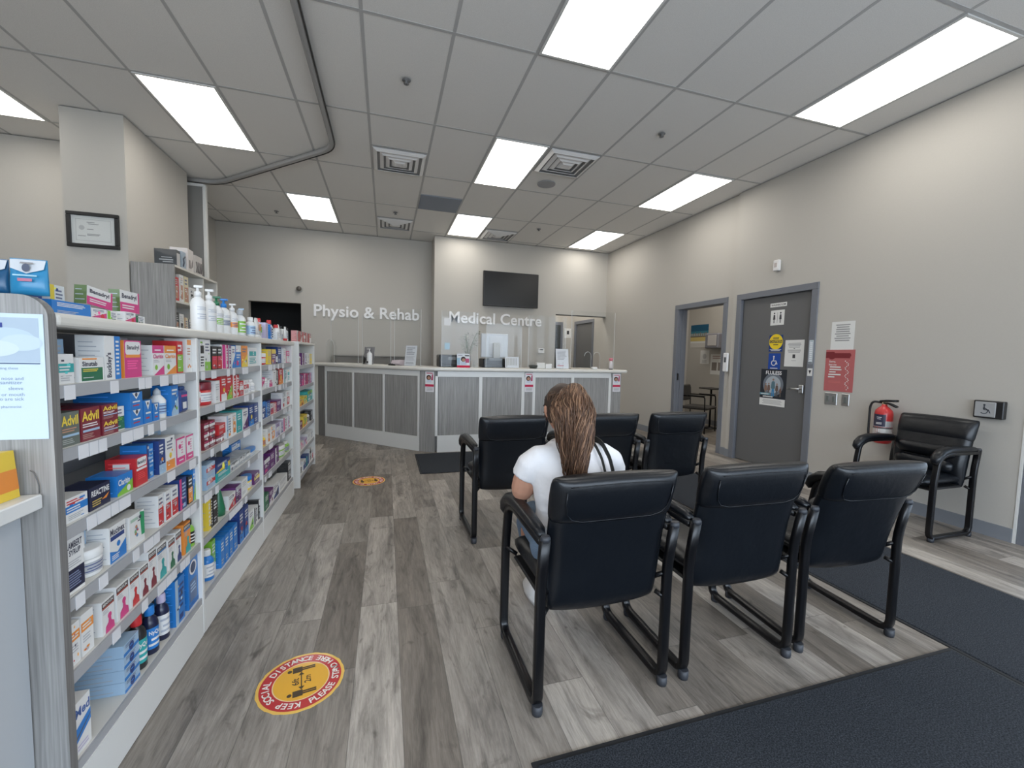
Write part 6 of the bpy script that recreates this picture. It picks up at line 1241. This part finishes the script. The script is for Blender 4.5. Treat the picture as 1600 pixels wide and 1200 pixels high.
for k_, y, w_, h, cols, x, lab in TOPB:
    c = [C[q] for q in cols]
    if k_ == 'C': tag(carton(w_, h, .05, c, 'dots' if 'dots' in lab else 'plain', '').build('medicine_carton', M_print, loc=(x, y, TT)), lab, 'carton', 'toiletries on top of the shelving')
    else: bottle({'P': 'pump_bottle', 'U': 'squeeze_tube', 'B': 'lotion_bottle'}[k_], w_, h, k_, c, '', (x+.03, y, TT), lab, 'tube' if k_ == 'U' else 'bottle', 'toiletries on top of the shelving')
for k in range(5):
    m_ = carton(.10, .105, .05, [(.42, .14, .13), C['w'], C['r']], ('stripe', 'diag', 'band', 'stripe', 'lower')[k], ''); tag(m_.build('medicine_carton', M_print, loc=(-.81, 4.45+k*.17, 1.4005)), '%s reddish pink carton from the left on the end rack top' % ('first', 'second', 'third', 'fourth', 'last')[k], 'carton', 'pink cartons on the end rack')
# ================================================================== WALL UNIT BEHIND
wu = empty('wall_shelving', (-2.2, 5.6, 0), 0, 'grey woodgrain shelving unit standing against the pillar wall', 'shelving'); WO = Vector((2.2, -5.6, 0))
def wp(name, mb, m):
    mb.v = [tuple(Vector(v) + WO) for v in mb.v]; return mb.build(name, m, wu)
wp('side_panel', MB().box(-2.408, -2.05, 5.085, 5.108, 0, 2.155), M_grain); wp('side_panel', MB().box(-2.408, -2.05, 6.20, 6.222, 0, 2.155), M_cream); wp('divider', MB().box(-2.408, -2.055, 5.80, 5.82, 0, 2.13), M_cream)
wp('back_panel', MB().box(-2.408, -2.395, 5.109, 6.199, 0, 2.13), M_back); wp('top_shelf', MB().box(-2.408, -2.045, 5.109, 6.199, 2.132, 2.155, bev=.002), M_cream)
for z in (1.80, 1.42, 1.04, .66, .28): wp('shelf', MB().box(-2.394, -2.055, 5.109, 6.199, z-.022, z), M_cream)
def wb(x, y, w_, h, d, z, cols, tm, lab, rz=0):
    c = [C[q] for q in (cols+'--')[:3]]; tag(carton(w_, h, d, c, tm, '').build('product_box', M_print, loc=(x, y, z+.0005), rz=rz), lab, 'box', 'boxes on the wall shelving')
c0 = [(.05, .055, .06), C['s'], C['w']]
m_ = MB().box(-.19, 0, -.04, .04, 0, .160, c0[0]); m_.flat([(-.15, -.0403, .05), (-.03, -.0403, .05), (-.03, -.0403, .06), (-.15, -.0403, .06)], C['s']); m_.flat([(-.12, -.0403, .03), (-.03, -.0403, .03), (-.03, -.0403, .037), (-.12, -.0403, .037)], C['s']); m_.flat([(-.13, -.0403, .075), (-.04, -.0403, .075), (-.04, -.0403, .082), (-.13, -.0403, .082)], C['s']); m_.flat([(.0003, -.036, .004), (.0003, .036, .004), (.0003, .036, .13), (.0003, -.036, .13)], (.55, .54, .53))
tag(m_.build('product_box', M_print, loc=(-2.055, 5.20, 2.1555)), 'black box with fine white print on top of the wall shelving', 'box', 'boxes on the wall shelving')
m_ = MB().box(-.14, 0, -.05, .05, 0, .175, (.34, .42, .50)); m_.tube([(.002, -.02, .02), (.002, .0, .06), (.002, -.01, .10), (.002, .03, .13)], .008, 6, (.06, .07, .09)); tag(m_.build('product_box', M_print, loc=(-2.06, 5.33, 2.1555)), 'grey-blue box with a curved dark drawing on the wall shelving top', 'box', 'boxes on the wall shelving')
m_ = MB().box(-.16, 0, -.085, .085, 0, .235, (.66, .62, .60)); m_.flat([(-.12, -.0853, .08), (-.05, -.0853, .08), (-.05, -.0853, .11), (-.12, -.0853, .11)], (.15, .14, .14)); m_.flat([(-.10, -.0853, .04), (-.03, -.0853, .05), (-.03, -.0853, .065), (-.10, -.0853, .05)], (.15, .14, .14)); m_.flat([(.0003, -.05, .03), (.0003, .0, .03), (.0003, -.01, .12), (.0003, -.05, .12)], (.2, .18, .17)); m_.flat([(.0003, .01, .03), (.0003, .06, .06), (.0003, .07, .15), (.0003, .03, .10)], (.16, .14, .14))
tag(m_.build('product_box', M_print, loc=(-2.06, 5.50, 2.1555), rz=rad(4)), 'large pale box with small dark pictures on the wall shelving top', 'box', 'boxes on the wall shelving')
m_ = MB().box(-.16, 0, -.09, .09, 0, .21, (.55, .52, .50))
for k in range(4): m_.tube([(.002, -.07+.04*k, .02), (.002, -.05+.04*k, .08), (.002, -.07+.045*k, .14)], .007, 6, (.10, .09, .09))
tag(m_.build('product_box', M_print, loc=(-2.065, 5.72, 2.1555)), 'pale box with dark brace pictures, rightmost on the wall shelving top', 'box', 'boxes on the wall shelving')
for y, w_, h, z, cols, tm, lab in ((5.17, .09, .24, 1.80, 'rSw', 'fig0', 'red box with a skin-toned picture, upper wall shelf'), (5.28, .09, .28, 1.80, 'wSr', 'fig0', 'first pale box with knee picture, upper wall shelf'), (5.39, .09, .28, 1.80, 'cSr', 'lower', 'second pale box with knee picture, upper wall shelf'), (5.52, .11, .18, 1.80, 'wks', 'fig0', 'white box with black brace, left of the pair'), (5.64, .11, .18, 1.80, 'wks', 'fig0', 'white box with black brace, right of the pair'),
    (5.16, .08, .26, 1.42, 'kSk', 'fig0', 'black box at the left of the lower wall shelf'), (5.26, .09, .25, 1.42, 'wkS', 'fig0', 'white box beside the black one, lower wall shelf'), (5.36, .07, .22, 1.42, 'cSk', 'stripe', 'narrow beige box on the lower wall shelf'), (5.45, .08, .21, 1.42, 'wkr', 'stripe', 'narrow white box with dark stripe, lower wall shelf'), (5.55, .09, .20, 1.42, 'wrS', 'lowband', 'white box with red foot, lower wall shelf'), (5.66, .10, .20, 1.42, 'crk', 'lowband', 'cream box with red foot, lower wall shelf')):
    wb(-2.065, y, w_, h, .14, z, cols, tm, lab)
hk = MB().tube([(0, 0, 0), (.01, 0, .05), (.0, .03, .07), (-.01, .05, .05), (0, .05, 0)], .008, 6, (.12, .10, .09)); 
tag(hk.build('wall_hook', M_plas, loc=(-2.80, 7.6, 2.12)), 'small dark hook on the left wall past the wall shelving', 'hook')
